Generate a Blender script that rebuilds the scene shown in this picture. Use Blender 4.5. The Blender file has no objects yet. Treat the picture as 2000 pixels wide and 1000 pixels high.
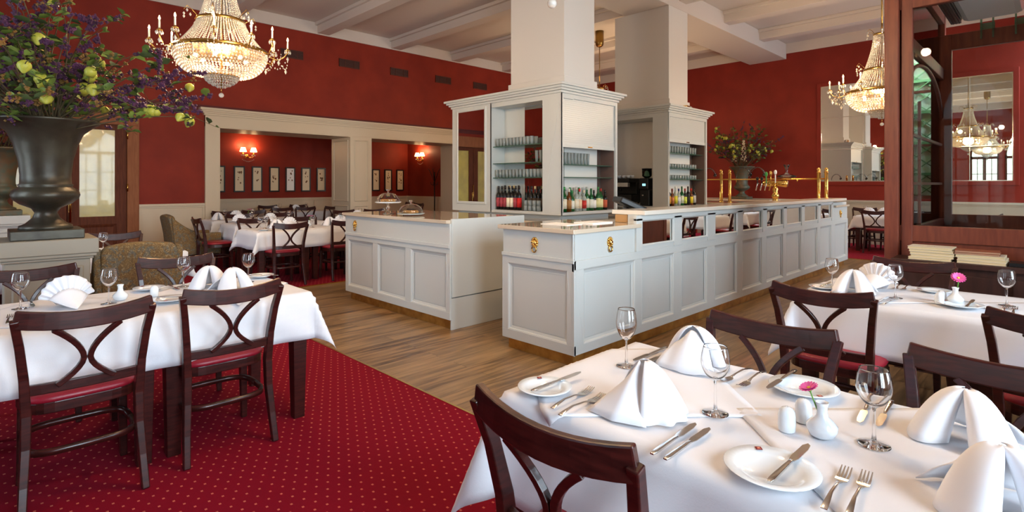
import bpy, bmesh, math, random
from mathutils import Vector, Matrix
PI = math.pi
SC = bpy.context.scene
COL = SC.collection

# ------------------------------------------------------------------ camera, world, daylight, exposure
CAMZ = 1.42
cam_d = bpy.data.cameras.new('camera'); cam = bpy.data.objects.new('camera', cam_d); COL.objects.link(cam)
cam_d.sensor_width = 36; cam_d.lens = 36*1052/2000; cam_d.shift_y = -139/2000
cam_d.clip_start = .05; cam_d.clip_end = 200
cam.location = (0, 0, CAMZ); cam.rotation_euler = (PI/2, 0, math.radians(45.35-90))
SC.camera = cam
SC.view_settings.view_transform = 'Standard'; SC.view_settings.look = 'None'
SC.view_settings.gamma = 1; SC.view_settings.use_curve_mapping = False
SC.view_settings.exposure = 0.0

world = bpy.data.worlds.new('sky'); SC.world = world; world.use_nodes = True
wn = world.node_tree.nodes; wl = world.node_tree.links; wn.clear()
wo = wn.new('ShaderNodeOutputWorld'); wb = wn.new('ShaderNodeBackground')
sky = wn.new('ShaderNodeTexSky'); sky.sky_type = 'NISHITA'; sky.sun_disc = False
sky.sun_elevation = math.radians(40); sky.sun_rotation = math.radians(200)
wb.inputs['Strength'].default_value = .35
wl.new(sky.outputs[0], wb.inputs['Color']); wl.new(wb.outputs[0], wo.inputs[0])

def area(name, loc, size, direction, watts, color, sy=None):
    l = bpy.data.lights.new(name, 'AREA'); l.shape = 'RECTANGLE'; l.size = size; l.size_y = sy or size
    l.energy = watts; l.color = color
    o = bpy.data.objects.new(name, l); COL.objects.link(o); o.location = loc
    o.rotation_euler = Vector(direction).to_track_quat('-Z', 'Y').to_euler()
    return o
DAY = (.72, .88, 1.0)
WIN_S = [0.4, 3.3, 9.8, 14.0]          # windows in the wall at y=-2.2
WIN_W = [1.15, 2.35, 5.2, 8.4]         # windows in the wall at x=-2.6
HW_W = [.5, .5, .8, .8]
YS, XW = -2.2, -2.6
for k, x in enumerate(WIN_S):
    area('daylight', (x, YS-.35, 2.05), 1.75, (0, 1, -.12), (420, 400, 220, 250)[k], DAY, 3.0)
for k, y in enumerate(WIN_W):
    area('daylight', (XW-.35, y, 2.05), 2*HW_W[k]+.1, (1, 0, -.12), (14, 14, 150, 120)[k], DAY, 3.0)

# ------------------------------------------------------------------ helpers: materials
MATS = {}
def srgb(r, g, b):
    f = lambda c: (c/255/12.92) if c/255 <= .04045 else ((c/255+.055)/1.055)**2.4
    return (f(r), f(g), f(b), 1)
def mat(name, col=(200,200,200), rough=.5, metal=0, spec=.5, trans=0, ior=1.45, emit=None, es=0, coat=0, alpha=None, bump=None, vary=None):
    if name in MATS: return MATS[name]
    m = bpy.data.materials.new(name); m.use_nodes = True
    nt = m.node_tree; b = nt.nodes['Principled BSDF']
    b.inputs['Base Color'].default_value = srgb(*col); b.inputs['Roughness'].default_value = rough
    b.inputs['Metallic'].default_value = metal; b.inputs['Specular IOR Level'].default_value = spec
    b.inputs['Transmission Weight'].default_value = trans; b.inputs['IOR'].default_value = ior
    b.inputs['Coat Weight'].default_value = coat
    if emit: b.inputs['Emission Color'].default_value = srgb(*emit); b.inputs['Emission Strength'].default_value = es
    if vary:        # (scale, other colour, distortion stretch)
        tc = nt.nodes.new('ShaderNodeTexCoord'); mp = nt.nodes.new('ShaderNodeMapping'); nz = nt.nodes.new('ShaderNodeTexNoise')
        mx = nt.nodes.new('ShaderNodeMix'); mx.data_type = 'RGBA'; rp = nt.nodes.new('ShaderNodeMapRange')
        mp.inputs['Scale'].default_value = vary[2] if len(vary) > 2 else (1, 1, 1)
        nz.inputs['Scale'].default_value = vary[0]; nz.inputs['Detail'].default_value = 5
        rp.inputs['From Min'].default_value = .35; rp.inputs['From Max'].default_value = .65
        nt.links.new(tc.outputs['Object'], mp.inputs[0]); nt.links.new(mp.outputs[0], nz.inputs['Vector'])
        nt.links.new(nz.outputs[0], rp.inputs[0]); nt.links.new(rp.outputs[0], mx.inputs[0])
        mx.inputs[6].default_value = srgb(*col); mx.inputs[7].default_value = srgb(*vary[1])
        nt.links.new(mx.outputs[2], b.inputs['Base Color'])
    if bump:        # (scale, strength)
        tc = nt.nodes.new('ShaderNodeTexCoord'); nz = nt.nodes.new('ShaderNodeTexNoise'); bp = nt.nodes.new('ShaderNodeBump')
        nz.inputs['Scale'].default_value = bump[0]; bp.inputs['Strength'].default_value = bump[1]; bp.inputs['Distance'].default_value = .01
        nt.links.new(tc.outputs['Object'], nz.inputs['Vector']); nt.links.new(nz.outputs[0], bp.inputs['Height'])
        nt.links.new(bp.outputs[0], b.inputs['Normal'])
    MATS[name] = m; return m
def glassmat(name, col=(255,255,255), rough=0.0, ior=1.45, thin=False):
    # clear glass that lets light through for shadows: a mix of transparent and sharp reflection by Fresnel
    if name in MATS: return MATS[name]
    m = bpy.data.materials.new(name); m.use_nodes = True; nt = m.node_tree; nt.nodes.clear()
    o = nt.nodes.new('ShaderNodeOutputMaterial'); mx = nt.nodes.new('ShaderNodeMixShader')
    t = nt.nodes.new('ShaderNodeBsdfTransparent'); g = nt.nodes.new('ShaderNodeBsdfGlossy'); f = nt.nodes.new('ShaderNodeFresnel')
    t.inputs[0].default_value = srgb(*col); g.inputs['Roughness'].default_value = rough; f.inputs[0].default_value = ior
    nt.links.new(f.outputs[0], mx.inputs[0]); nt.links.new(t.outputs[0], mx.inputs[1]); nt.links.new(g.outputs[0], mx.inputs[2])
    nt.links.new(mx.outputs[0], o.inputs[0]); MATS[name] = m; return m

def hazyglass(name, col, frac):
    # thin bar glass: mostly see-through, some light scattered by its edges
    m = glassmat(name, col, .03, 1.5); nt = m.node_tree; o = [n for n in nt.nodes if n.type == 'OUTPUT_MATERIAL'][0]
    src = o.inputs[0].links[0].from_socket; mx = nt.nodes.new('ShaderNodeMixShader'); df = nt.nodes.new('ShaderNodeBsdfDiffuse'); tl = nt.nodes.new('ShaderNodeBsdfTranslucent'); m2 = nt.nodes.new('ShaderNodeMixShader')
    df.inputs[0].default_value = srgb(*col); tl.inputs[0].default_value = srgb(*col); m2.inputs[0].default_value = .5
    nt.links.new(df.outputs[0], m2.inputs[1]); nt.links.new(tl.outputs[0], m2.inputs[2]); mx.inputs[0].default_value = frac
    nt.links.new(src, mx.inputs[1]); nt.links.new(m2.outputs[0], mx.inputs[2]); nt.links.new(mx.outputs[0], o.inputs[0]); return m
def math_node(nt, op, a, b=None, c=None):
    n = nt.nodes.new('ShaderNodeMath'); n.operation = op
    for i, v in enumerate((a, b, c)):
        if v is None: continue
        if isinstance(v, (int, float)): n.inputs[i].default_value = v
        else: nt.links.new(v, n.inputs[i])
    return n.outputs[0]
def mix_node(nt, f, a, b):
    n = nt.nodes.new('ShaderNodeMix'); n.data_type = 'RGBA'
    if isinstance(f, (int, float)): n.inputs[0].default_value = f
    else: nt.links.new(f, n.inputs[0])
    for i, v in ((6, a), (7, b)):
        if isinstance(v, tuple): n.inputs[i].default_value = v
        else: nt.links.new(v, n.inputs[i])
    return n.outputs[2]

def carpet_mat():
    m = bpy.data.materials.new('crimson_carpet'); m.use_nodes = True; nt = m.node_tree; b = nt.nodes['Principled BSDF']
    tc = nt.nodes.new('ShaderNodeTexCoord'); s = nt.nodes.new('ShaderNodeSeparateXYZ'); nt.links.new(tc.outputs['Object'], s.inputs[0])
    P = .056
    u = math_node(nt, 'DIVIDE', s.outputs[0], P); v = math_node(nt, 'DIVIDE', s.outputs[1], P)
    row = math_node(nt, 'FLOOR', v); par = math_node(nt, 'MULTIPLY', math_node(nt, 'MODULO', math_node(nt, 'ABSOLUTE', row), 2.0), .5)
    uu = math_node(nt, 'ABSOLUTE', math_node(nt, 'SUBTRACT', math_node(nt, 'FRACT', math_node(nt, 'ADD', u, par)), .5))
    vv = math_node(nt, 'ABSOLUTE', math_node(nt, 'SUBTRACT', math_node(nt, 'FRACT', v), .5))
    msk = math_node(nt, 'MULTIPLY', math_node(nt, 'LESS_THAN', uu, .085), math_node(nt, 'LESS_THAN', vv, .11))
    nz = nt.nodes.new('ShaderNodeTexNoise'); nz.inputs['Scale'].default_value = 400; nt.links.new(tc.outputs['Object'], nz.inputs['Vector'])
    base = mix_node(nt, nz.outputs[0], srgb(98, 6, 24), srgb(138, 14, 38))
    c = mix_node(nt, math_node(nt, 'MULTIPLY', msk, .75), base, srgb(206, 116, 96))
    nt.links.new(c, b.inputs['Base Color']); b.inputs['Roughness'].default_value = .95; b.inputs['Specular IOR Level'].default_value = .1
    bp = nt.nodes.new('ShaderNodeBump'); bp.inputs['Strength'].default_value = .3; nt.links.new(nz.outputs[0], bp.inputs['Height']); nt.links.new(bp.outputs[0], b.inputs['Normal'])
    return m
def plank_mat():
    m = bpy.data.materials.new('oak_planks'); m.use_nodes = True; nt = m.node_tree; b = nt.nodes['Principled BSDF']
    tc = nt.nodes.new('ShaderNodeTexCoord')
    br = nt.nodes.new('ShaderNodeTexBrick'); nt.links.new(tc.outputs['Object'], br.inputs['Vector'])
    br.inputs['Scale'].default_value = 1; br.inputs['Brick Width'].default_value = 1.35; br.inputs['Row Height'].default_value = .17
    br.inputs['Mortar Size'].default_value = .0016; br.inputs['Color1'].default_value = (0, 0, 0, 1); br.inputs['Color2'].default_value = (1, 1, 1, 1); br.inputs['Mortar'].default_value = (0, 0, 0, 1)
    mp = nt.nodes.new('ShaderNodeMapping'); mp.inputs['Scale'].default_value = (1.3, 14, 1); nt.links.new(tc.outputs['Object'], mp.inputs[0])
    nz = nt.nodes.new('ShaderNodeTexNoise'); nz.inputs['Scale'].default_value = 1.6; nz.inputs['Detail'].default_value = 8; nz.inputs['Distortion'].default_value = .6
    off = nt.nodes.new('ShaderNodeVectorMath'); off.operation = 'ADD'; nt.links.new(mp.outputs[0], off.inputs[0]); nt.links.new(br.outputs[0], off.inputs[1]); nt.links.new(off.outputs[0], nz.inputs['Vector'])
    rp = nt.nodes.new('ShaderNodeMapRange'); rp.inputs['From Min'].default_value = .36; rp.inputs['From Max'].default_value = .64; nt.links.new(nz.outputs[0], rp.inputs[0])
    c1 = mix_node(nt, rp.outputs[0], srgb(74, 50, 30), srgb(150, 116, 78))
    c2 = mix_node(nt, math_node(nt, 'MULTIPLY', br.outputs[0], .35), c1, srgb(178, 148, 108))
    c3 = mix_node(nt, math_node(nt, 'MULTIPLY', br.outputs[1], .7), c2, srgb(60, 40, 25))
    nt.links.new(c3, b.inputs['Base Color']); b.inputs['Roughness'].default_value = .3; b.inputs['Specular IOR Level'].default_value = .4
    bp = nt.nodes.new('ShaderNodeBump'); bp.inputs['Strength'].default_value = .08; nt.links.new(nz.outputs[0], bp.inputs['Height']); nt.links.new(bp.outputs[0], b.inputs['Normal'])
    return m
def paisley_mat():
    m = bpy.data.materials.new('leaf_pattern_upholstery'); m.use_nodes = True; nt = m.node_tree; b = nt.nodes['Principled BSDF']
    tc = nt.nodes.new('ShaderNodeTexCoord'); n1 = nt.nodes.new('ShaderNodeTexNoise'); n1.inputs['Scale'].default_value = 7; n1.inputs['Distortion'].default_value = 3.5; n1.inputs['Detail'].default_value = 1.5
    n2 = nt.nodes.new('ShaderNodeTexNoise'); n2.inputs['Scale'].default_value = 9; n2.inputs['Distortion'].default_value = 6
    for n in (n1, n2): nt.links.new(tc.outputs['Object'], n.inputs['Vector'])
    r = nt.nodes.new('ShaderNodeValToRGB'); nt.links.new(n1.outputs[0], r.inputs[0])
    e = r.color_ramp.elements; e[0].position = .40; e[0].color = srgb(92, 88, 76); e[1].position = .62; e[1].color = srgb(112, 84, 44)
    x = r.color_ramp.elements.new(.49); x.color = srgb(104, 80, 46)
    band = math_node(nt, 'LESS_THAN', math_node(nt, 'ABSOLUTE', math_node(nt, 'SUBTRACT', n2.outputs[0], .5)), .018)
    c = mix_node(nt, math_node(nt, 'MULTIPLY', band, .6), r.outputs[0], srgb(186, 160, 112))
    nt.links.new(c, b.inputs['Base Color']); b.inputs['Roughness'].default_value = .8
    return m
M_WHITE = mat('table_linen', (222,223,228), .85, spec=.2, bump=(220,.05))
M_NAP = mat('napkin_linen', (234,236,242), .8, spec=.2)
M_RED = mat('red_wall_paint', (138,43,25), .6, spec=.3, vary=(1.6,(124,35,20)))
M_RED2 = mat('crimson_wall_paint', (136,41,29), .6, spec=.3, vary=(1.6,(124,35,25)))
M_CREAM = mat('cream_lacquer', (206,192,168), .42)
M_GREY = mat('grey_white_lacquer', (196,200,198), .32)
M_CEIL = mat('ceiling_paint', (208,198,190), .9, spec=.2)
M_PLAST = mat('column_plaster', (214,211,206), .8, spec=.2)
M_WOOD = mat('dark_mahogany', (64,24,20), .3, coat=.1, vary=(6,(40,14,12),(2,2,14)))
M_WOOD2 = mat('red_brown_joinery', (118,58,38), .4, vary=(4,(100,46,30),(8,8,1)))
M_WOOD3 = mat('dark_brown_joinery', (60,34,28), .45, vary=(4,(46,25,21),(8,8,1)))
M_DOOR = mat('walnut_door', (104,54,32), .6, spec=.25, vary=(4,(86,42,25),(8,8,1)))
M_CASE = mat('light_walnut_casing', (152,98,66), .6, spec=.25, vary=(4,(138,86,56),(8,8,1)))
M_SEAT = mat('oxblood_leather', (138,24,40), .38, bump=(160,.05))
M_BRASS = mat('polished_brass', (222,178,98), .2, metal=1)
M_BRASSD = mat('aged_brass', (150,118,62), .3, metal=1)
M_KICK = mat('brass_plinth', (206,160,84), .3, metal=.75, vary=(9,(170,122,60)))
M_STONE = mat('polished_cream_stone', (206,192,172), .08, spec=.7, coat=.5)
M_STEEL = mat('polished_steel', (208,208,208), .16, metal=1)
M_PORC = mat('white_porcelain', (226,234,240), .12, coat=.6)
M_GLASS = glassmat('clear_glass')
M_GLASSG = glassmat('green_edged_glass', (214,236,226))
M_PANE = glassmat('large_window_pane', (250,253,252), 0, 1.18)
M_CLEAR = glassmat('thin_blown_glass', (244,246,248), .02, 1.9)
M_MIRROR = mat('mirror_silver', (232,232,228), .01, metal=1)
M_CARPET = carpet_mat(); M_PLANK = plank_mat(); M_PAIS = paisley_mat()
M_BRONZE = mat('dark_bronze_patina', (52,46,38), .38, metal=.35, vary=(5,(70,66,54)), bump=(14,.25))
M_VERD = mat('green_verdigris', (74,92,82), .5, metal=.2, vary=(9,(104,84,62)), bump=(14,.3))
M_BLACK = mat('black_plastic', (18,18,20), .35)
M_DARK = mat('dark_void', (14,10,9), .7)
M_BULB = mat('candle_bulb', (255,225,170), .4, emit=(255,206,140), es=22)
M_SHADE = mat('lit_lamp_shade', (255,236,200), .8, emit=(255,206,140), es=5)
M_CRYS = mat('crystal_drops', (255,250,240), .06, trans=.55, ior=1.6, spec=.8)
M_LEAF = mat('green_leaves', (116,136,54), .6, vary=(6,(70,92,40)))
M_LEAF2 = mat('dark_leaves', (66,80,44), .6)
M_STEM = mat('twig_brown', (78,66,42), .8)
M_BERRY = mat('purple_berries', (92,52,88), .6, vary=(20,(60,34,58)))
M_QUINCE = mat('yellow_green_quince', (190,184,70), .45, vary=(14,(150,160,60)))
M_ORCH = mat('brown_seed_heads', (128,96,48), .7)
M_PINK = mat('pink_petals', (226,96,168), .6)
M_FROST = mat('frosted_yellow_glass', (206,190,104), .25, vary=(3,(184,170,100)), bump=(12,.15), coat=.3)
M_PAPER = mat('paper_cream', (226,214,190), .8)
M_CRIM = mat('crimson_emblem', (120,20,30), .5)

# ------------------------------------------------------------------ helpers: meshes
def crv(pts, n=4):
    # Catmull-Rom through profile points
    out = []; P = [pts[0]]+list(pts)+[pts[-1]]
    for i in range(1, len(P)-2):
        for k in range(n):
            t = k/n; a, b, c, d = P[i-1], P[i], P[i+1], P[i+2]
            out.append(tuple(.5*(2*b[q]+(c[q]-a[q])*t+(2*a[q]-5*b[q]+4*c[q]-d[q])*t*t+(3*b[q]-a[q]-3*c[q]+d[q])*t**3) for q in (0, 1)))
    return out+[pts[-1]]
class MB:
    def __init__(s): s.v = []; s.f = []; s.sm = []
    def add(s, vs, fs, smooth=False):
        n = len(s.v); s.v += [tuple(p) for p in vs]; s.f += [tuple(i+n for i in f) for f in fs]; s.sm += [smooth]*len(fs)
        return s
    def box(s, x0, x1, y0, y1, z0, z1, mtx=None):
        vs = [Vector((x, y, z)) for x in (x0, x1) for y in (y0, y1) for z in (z0, z1)]
        if mtx is not None: vs = [mtx @ v for v in vs]
        return s.add(vs, [(0,1,3,2),(4,6,7,5),(0,4,5,1),(2,3,7,6),(0,2,6,4),(1,5,7,3)])
    def lathe(s, prof, c=(0,0,0), seg=24, a0=0, a1=2*PI, sx=1, sy=1):
        full = abs(a1-a0-2*PI) < 1e-6; n = seg if full else seg+1; vs = []
        for r, z in prof:
            for k in range(n):
                a = a0+(a1-a0)*k/seg; vs.append((c[0]+r*sx*math.cos(a), c[1]+r*sy*math.sin(a), c[2]+z))
        fs = []
        for i in range(len(prof)-1):
            for k in range(seg):
                k2 = (k+1) % n; fs.append((i*n+k, i*n+k2, (i+1)*n+k2, (i+1)*n+k))
        s.add(vs, fs, True)
        if full:
            if prof[0][0] > 1e-5: s.add([vs[k] for k in range(n)], [tuple(range(n-1,-1,-1))])
            if prof[-1][0] > 1e-5: s.add([vs[(len(prof)-1)*n+k] for k in range(n)], [tuple(range(n))])
        return s
    def tube(s, pts, r, seg=8, smooth=True, caps=True):
        pts = [Vector(p) for p in pts]; n = len(pts); rs = r if isinstance(r, (list, tuple)) else [r]*n
        up = None; vs = []
        for i, p in enumerate(pts):
            t = (pts[min(i+1, n-1)]-pts[max(i-1, 0)]).normalized()
            if up is None:
                up = Vector((0,0,1)) if abs(t.z) < .9 else Vector((1,0,0))
            a = (up-t*up.dot(t)).normalized(); b = t.cross(a); up = a
            for k in range(seg):
                q = 2*PI*k/seg; vs.append(p+(a*math.cos(q)+b*math.sin(q))*rs[i])
        fs = [(i*seg+k, i*seg+(k+1)%seg, (i+1)*seg+(k+1)%seg, (i+1)*seg+k) for i in range(n-1) for k in range(seg)]
        s.add(vs, fs, smooth)
        if caps: s.add(vs[:seg], [tuple(range(seg-1,-1,-1))]); s.add(vs[-seg:], [tuple(range(seg))])
        return s
    def bar(s, pts, w, h, side=(1,0,0), smooth=False):
        # rectangular section swept along pts: w along `side`, h along the normal
        pts = [Vector(p) for p in pts]; n = len(pts); vs = []; S = Vector(side)
        for i, p in enumerate(pts):
            t = (pts[min(i+1, n-1)]-pts[max(i-1, 0)]).normalized()
            a = (S-t*S.dot(t)).normalized(); b = t.cross(a)
            ww = w[i] if isinstance(w, (list, tuple)) else w; hh = h[i] if isinstance(h, (list, tuple)) else h
            for sa, sb in ((-1,-1),(1,-1),(1,1),(-1,1)): vs.append(p+a*sa*ww/2+b*sb*hh/2)
        fs = [(i*4+k, i*4+(k+1)%4, (i+1)*4+(k+1)%4, (i+1)*4+k) for i in range(n-1) for k in range(4)]
        fs += [(3,2,1,0), tuple(4*(n-1)+k for k in range(4))]
        return s.add(vs, fs, smooth)
    def sphere(s, c, r, seg=12, rings=8, sx=1, sy=1, sz=1):
        prof = [(max(1e-6, r*math.sin(PI*i/rings)), -r*sz*math.cos(PI*i/rings)) for i in range(rings+1)]
        return s.lathe(prof, c, seg, sx=sx, sy=sy)
    def octa(s, c, r, h=None):
        h = h or r; x, y, z = c
        return s.add([(x+r,y,z),(x,y+r,z),(x-r,y,z),(x,y-r,z),(x,y,z+h),(x,y,z-h)],
                     [(0,1,4),(1,2,4),(2,3,4),(3,0,4),(1,0,5),(2,1,5),(3,2,5),(0,3,5)])
    def prism(s, poly, z0, z1):
        n = len(poly); vs = [(x,y,z0) for x,y in poly]+[(x,y,z1) for x,y in poly]
        return s.add(vs, [tuple(range(n-1,-1,-1)), tuple(range(n,2*n))]+[(k,(k+1)%n,n+(k+1)%n,n+k) for k in range(n)])
    def grid(s, fn, nu, nv, smooth=True):
        vs = [fn(i/nu, j/nv) for j in range(nv+1) for i in range(nu+1)]; w = nu+1
        return s.add(vs, [(j*w+i, j*w+i+1, (j+1)*w+i+1, (j+1)*w+i) for j in range(nv) for i in range(nu)], smooth)
    def xf(s, mtx):
        s.v = [tuple(mtx @ Vector(p)) for p in s.v]; return s
def obj(name, mb, m, parent=None, bevel=0, solid=0, sub=0, **props):
    me = bpy.data.meshes.new(name); me.from_pydata(mb.v, [], mb.f); me.update()
    me.polygons.foreach_set('use_smooth', mb.sm); me.materials.append(m)
    if len(mb.f) < 60000:      # all faces outward
        bm = bmesh.new(); bm.from_mesh(me)
        bmesh.ops.remove_doubles(bm, verts=bm.verts, dist=1e-6); bmesh.ops.recalc_face_normals(bm, faces=bm.faces); bm.to_mesh(me); bm.free()
    o = bpy.data.objects.new(name, me); COL.objects.link(o)
    if parent is not None: o.parent = parent
    if sub: q = o.modifiers.new('sub', 'SUBSURF'); q.levels = sub; q.render_levels = sub
    if solid: q = o.modifiers.new('solid', 'SOLIDIFY'); q.thickness = solid; q.offset = 0
    if bevel: q = o.modifiers.new('bevel', 'BEVEL'); q.width = bevel; q.segments = 2; q.limit_method = 'ANGLE'; q.angle_limit = .7
    for k, v in props.items(): o[k] = v
    return o
def struct(name, mb, m, **kw): return obj(name, mb, m, kind='structure', **kw)
def thing(name, label, cat, loc=(0,0,0), rz=0, group=None):
    o = bpy.data.objects.new(name, None); COL.objects.link(o); o.empty_display_size = .1
    o.location = loc; o.rotation_euler = (0, 0, rz); o['label'] = label; o['category'] = cat
    if group: o['group'] = group
    return o
def tag(o, label, cat, group=None):
    o['label'] = label; o['category'] = cat
    if group: o['group'] = group
    return o
KIDS = {}
def children(o):
    return [c for c in COL.objects if c.parent == o] if o.name not in KIDS else KIDS[o.name]
def freeze(o):     # remember the children of a prototype once, for quick copying
    ch = [c for c in COL.objects if c.parent == o]; KIDS[o.name] = ch
    for c in ch: freeze(c)
    return o
def dup(root, loc, rz=0, label=None, group=None):
    def cp(o, par):
        c = o.copy(); COL.objects.link(c)
        if par is not None: c.parent = par
        for k in KIDS.get(o.name, []): cp(k, c)
        return c
    r = cp(root, None); r.location = loc; r.rotation_euler = (0, 0, rz)
    if label: r['label'] = label
    if group: r['group'] = group
    elif 'group' in r.keys(): del r['group']
    return r
class Proto:
    # builds the first one on first use, copies it afterwards
    def __init__(s, make): s.make = make; s.first = None
    def __call__(s, label, loc, rz=0, group=None):
        if s.first is None:
            s.first = s.make(); freeze(s.first); r = s.first
            r.location = loc; r.rotation_euler = (0, 0, rz); r['label'] = label
            if group: r['group'] = group
            return r
        return dup(s.first, loc, rz, label, group)
def frame_xf(o, U, N):
    # local (u, v=z, h) -> world
    U = Vector(U); N = Vector(N); o = Vector(o)
    return lambda u, v, h: o+U*u+Vector((0,0,1))*v+N*h
def pbox(mb, fx, u0, u1, v0, v1, h0, h1):
    vs = [fx(u, v, h) for u in (u0,u1) for v in (v0,v1) for h in (h0,h1)]
    return mb.add(vs, [(0,1,3,2),(4,6,7,5),(0,4,5,1),(2,3,7,6),(0,2,6,4),(1,5,7,3)])
def pmould(mb, fx, u0, u1, v0, v1, steps):
    # nested rings (inset, height): a sloping panel moulding
    rings = [[fx(u0+i, v0+i, h), fx(u1-i, v0+i, h), fx(u1-i, v1-i, h), fx(u0+i, v1-i, h)] for i, h in steps]
    vs = [p for r in rings for p in r]
    return mb.add(vs, [(4*a+k, 4*a+(k+1)%4, 4*a+4+(k+1)%4, 4*a+4+k) for a in range(len(rings)-1) for k in range(4)])
# ------------------------------------------------------------------ room shell
XE, YN, H1, H2 = 15.07, 11.9, 4.86, 5.12       # far wall, portal wall, top of the red paint, ceiling
struct('floor', MB().box(XW, 15.5, YS, 15.1, -.1, 0), M_PLANK)
c = MB(); c.box(XW, 2.15, YS, 7.36, 0, .008); c.box(XW, 11.9, 7.36, 15, 0, .008); c.box(11.9, XE, YS, 15, 0, .008)
struct('floor_carpet', c, M_CARPET)
struct('trim_1', MB().box(2.15, 2.165, YS, 7.36, 0, .011), M_BRASS)
struct('trim_2', MB().box(2.15, 11.9, 7.345, 7.36, 0, .011), M_BRASS)
struct('trim_3', MB().box(11.885, 11.9, YS, 7.36, 0, .011), M_BRASS)
# ceiling: slab, white frieze, cross beams with a small step, main girder over the columns
struct('ceiling', MB().box(XW-.4, 15.5, YS-.4, 12.2, H2, H2+.15), M_CEIL)
fr = MB(); fr.box(XW, XE, YN-.03, YN, H1, H2); fr.box(XE-.03, XE, YS, YN, H1, H2); fr.box(XW, XE, YS, YS+.03, H1, H2); fr.box(XW, XW+.03, YS, YN, H1, H2)
struct('ceiling_frieze', fr, M_CEIL)
bx = -2.0; k = 1
for n in range(9):
    x = 5.48+.14+(n-3)*1.94
    if x < XW or x > XE-.1: continue
    b = MB(); b.box(x-.14, x+.14, YS, YN, H1+.02, H2); b.box(x-.2, x+.2, YS, YN, H1+.19, H2)
    struct('ceiling_beam_%d' % k, b, M_CEIL, bevel=.008); k += 1
g = MB(); g.box(XW, XE, 5.0, 5.95, 4.72, H2); struct('ceiling_girder', g, M_CEIL, bevel=.01)
struct('column_1', MB().box(6.0, 6.72, 5.0, 6.1, 0, 4.72).box(5.97, 6.75, 4.97, 6.13, 0, 3.0), M_PLAST, bevel=.006)
struct('column_2', MB().box(8.98, 9.69, 5.0, 6.18, 0, 4.72).box(8.95, 9.72, 4.97, 6.21, 0, 3.0), M_PLAST, bevel=.006)

# portal wall, 0.88 m thick, with two openings into the alcove
O1, O2, OT, YB = (3.42, 6.3), (6.83, 9.7), 2.58, 12.78
w = MB(); w.box(XW, .1, YN, YB, 0, H2); w.box(.1, 2.08, YN+.12, YB, 0, 2.8); w.box(.1, 2.08, YN, YB, 2.8, H2)
w.box(2.08, O1[0], YN, YB, 0, H2); w.box(O1[1], O2[0], YN, YB, 0, H2); w.box(O2[1], XE, YN, YB, 0, H2)
w.box(O1[0], O1[1], YN, YB, OT, H2); w.box(O2[0], O2[1], YN, YB, OT, H2)
struct('wall_portal', w, M_RED)

w = MB(); w.box(.5, 10.3, 15, 15.2, 0, 3.05); w.box(10.0, 10.3, YB, 15, 0, 3.05); w.box(.4, .6, YB, 15, 0, 3.05); struct('wall_alcove', w, M_RED)
struct('ceiling_alcove', MB().box(.4, 10.3, YB, 15.2, 3.05, 3.15), M_CEIL)
# window walls behind the camera
def winwall(name, along, fixed, thick, lo, hi, wins, hw, z0=.55, zs=2.75, zt=3.55):
    mb = MB(); edges = [lo]
    for c, w2 in zip(wins, hw): edges += [c-w2, c+w2]
    edges.append(hi)
    def bx(a, b, z0_, z1_):
        if along == 'x': mb.box(a, b, fixed-thick, fixed, z0_, z1_)
        else: mb.box(fixed-thick, fixed, a, b, z0_, z1_)
    for i in range(0, len(edges), 2): bx(edges[i], edges[i+1], 0, H2)
    for c, w2 in zip(wins, hw):
        bx(c-w2, c+w2, 0, z0); bx(c-w2, c+w2, zt+.02, H2)
        N = 12
        for k in range(N):     # spandrels above the arch
            a0 = PI*k/N; a1 = PI*(k+1)/N
            xa, xb = c-w2*math.cos(a0), c-w2*math.cos(a1); zz = zs+(zt-zs)*max(math.sin(a0), math.sin(a1))*.5+(zt-zs)*min(math.sin(a0), math.sin(a1))*.5
            bx(xa, xb, zz, zt+.02)
    struct(name, mb, M_RED2)
winwall('wall_street', 'x', YS, .3, XW-.3, 15.4, WIN_S, [.8]*4)
winwall('wall_garden', 'y', XW, .3, YS-.3, 12.3, WIN_W, HW_W)
winwall('wall_far', 'y', 15.4, .33, YS, 12.3, [-.85], [.90], z0=1.1, zs=3.55, zt=4.45)
f = MB()
for a, b, c_, d_ in ((-1.75, -1.67, 1.1, 3.6), (-.03, .05, 1.1, 3.6), (-1.75, .05, 1.1, 1.18), (-1.75, .05, 3.5, 3.56), (-.88, -.82, 1.1, 4.4), (-1.75, .05, 2.3, 2.34)): f.box(15.2, 15.26, a, b, c_, d_)
f.tube([(15.23, -.85-.87*math.cos(PI*k/16), 3.55+.87*math.sin(PI*k/16)) for k in range(17)], .035, 6)
wf = struct('window_9', f, M_DOOR); obj('pane', MB().box(15.225, 15.23, -1.73, .03, 1.15, 4.4), M_GLASS, wf)  # window added for the reflections in the side pane and cabinet mirror
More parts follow.
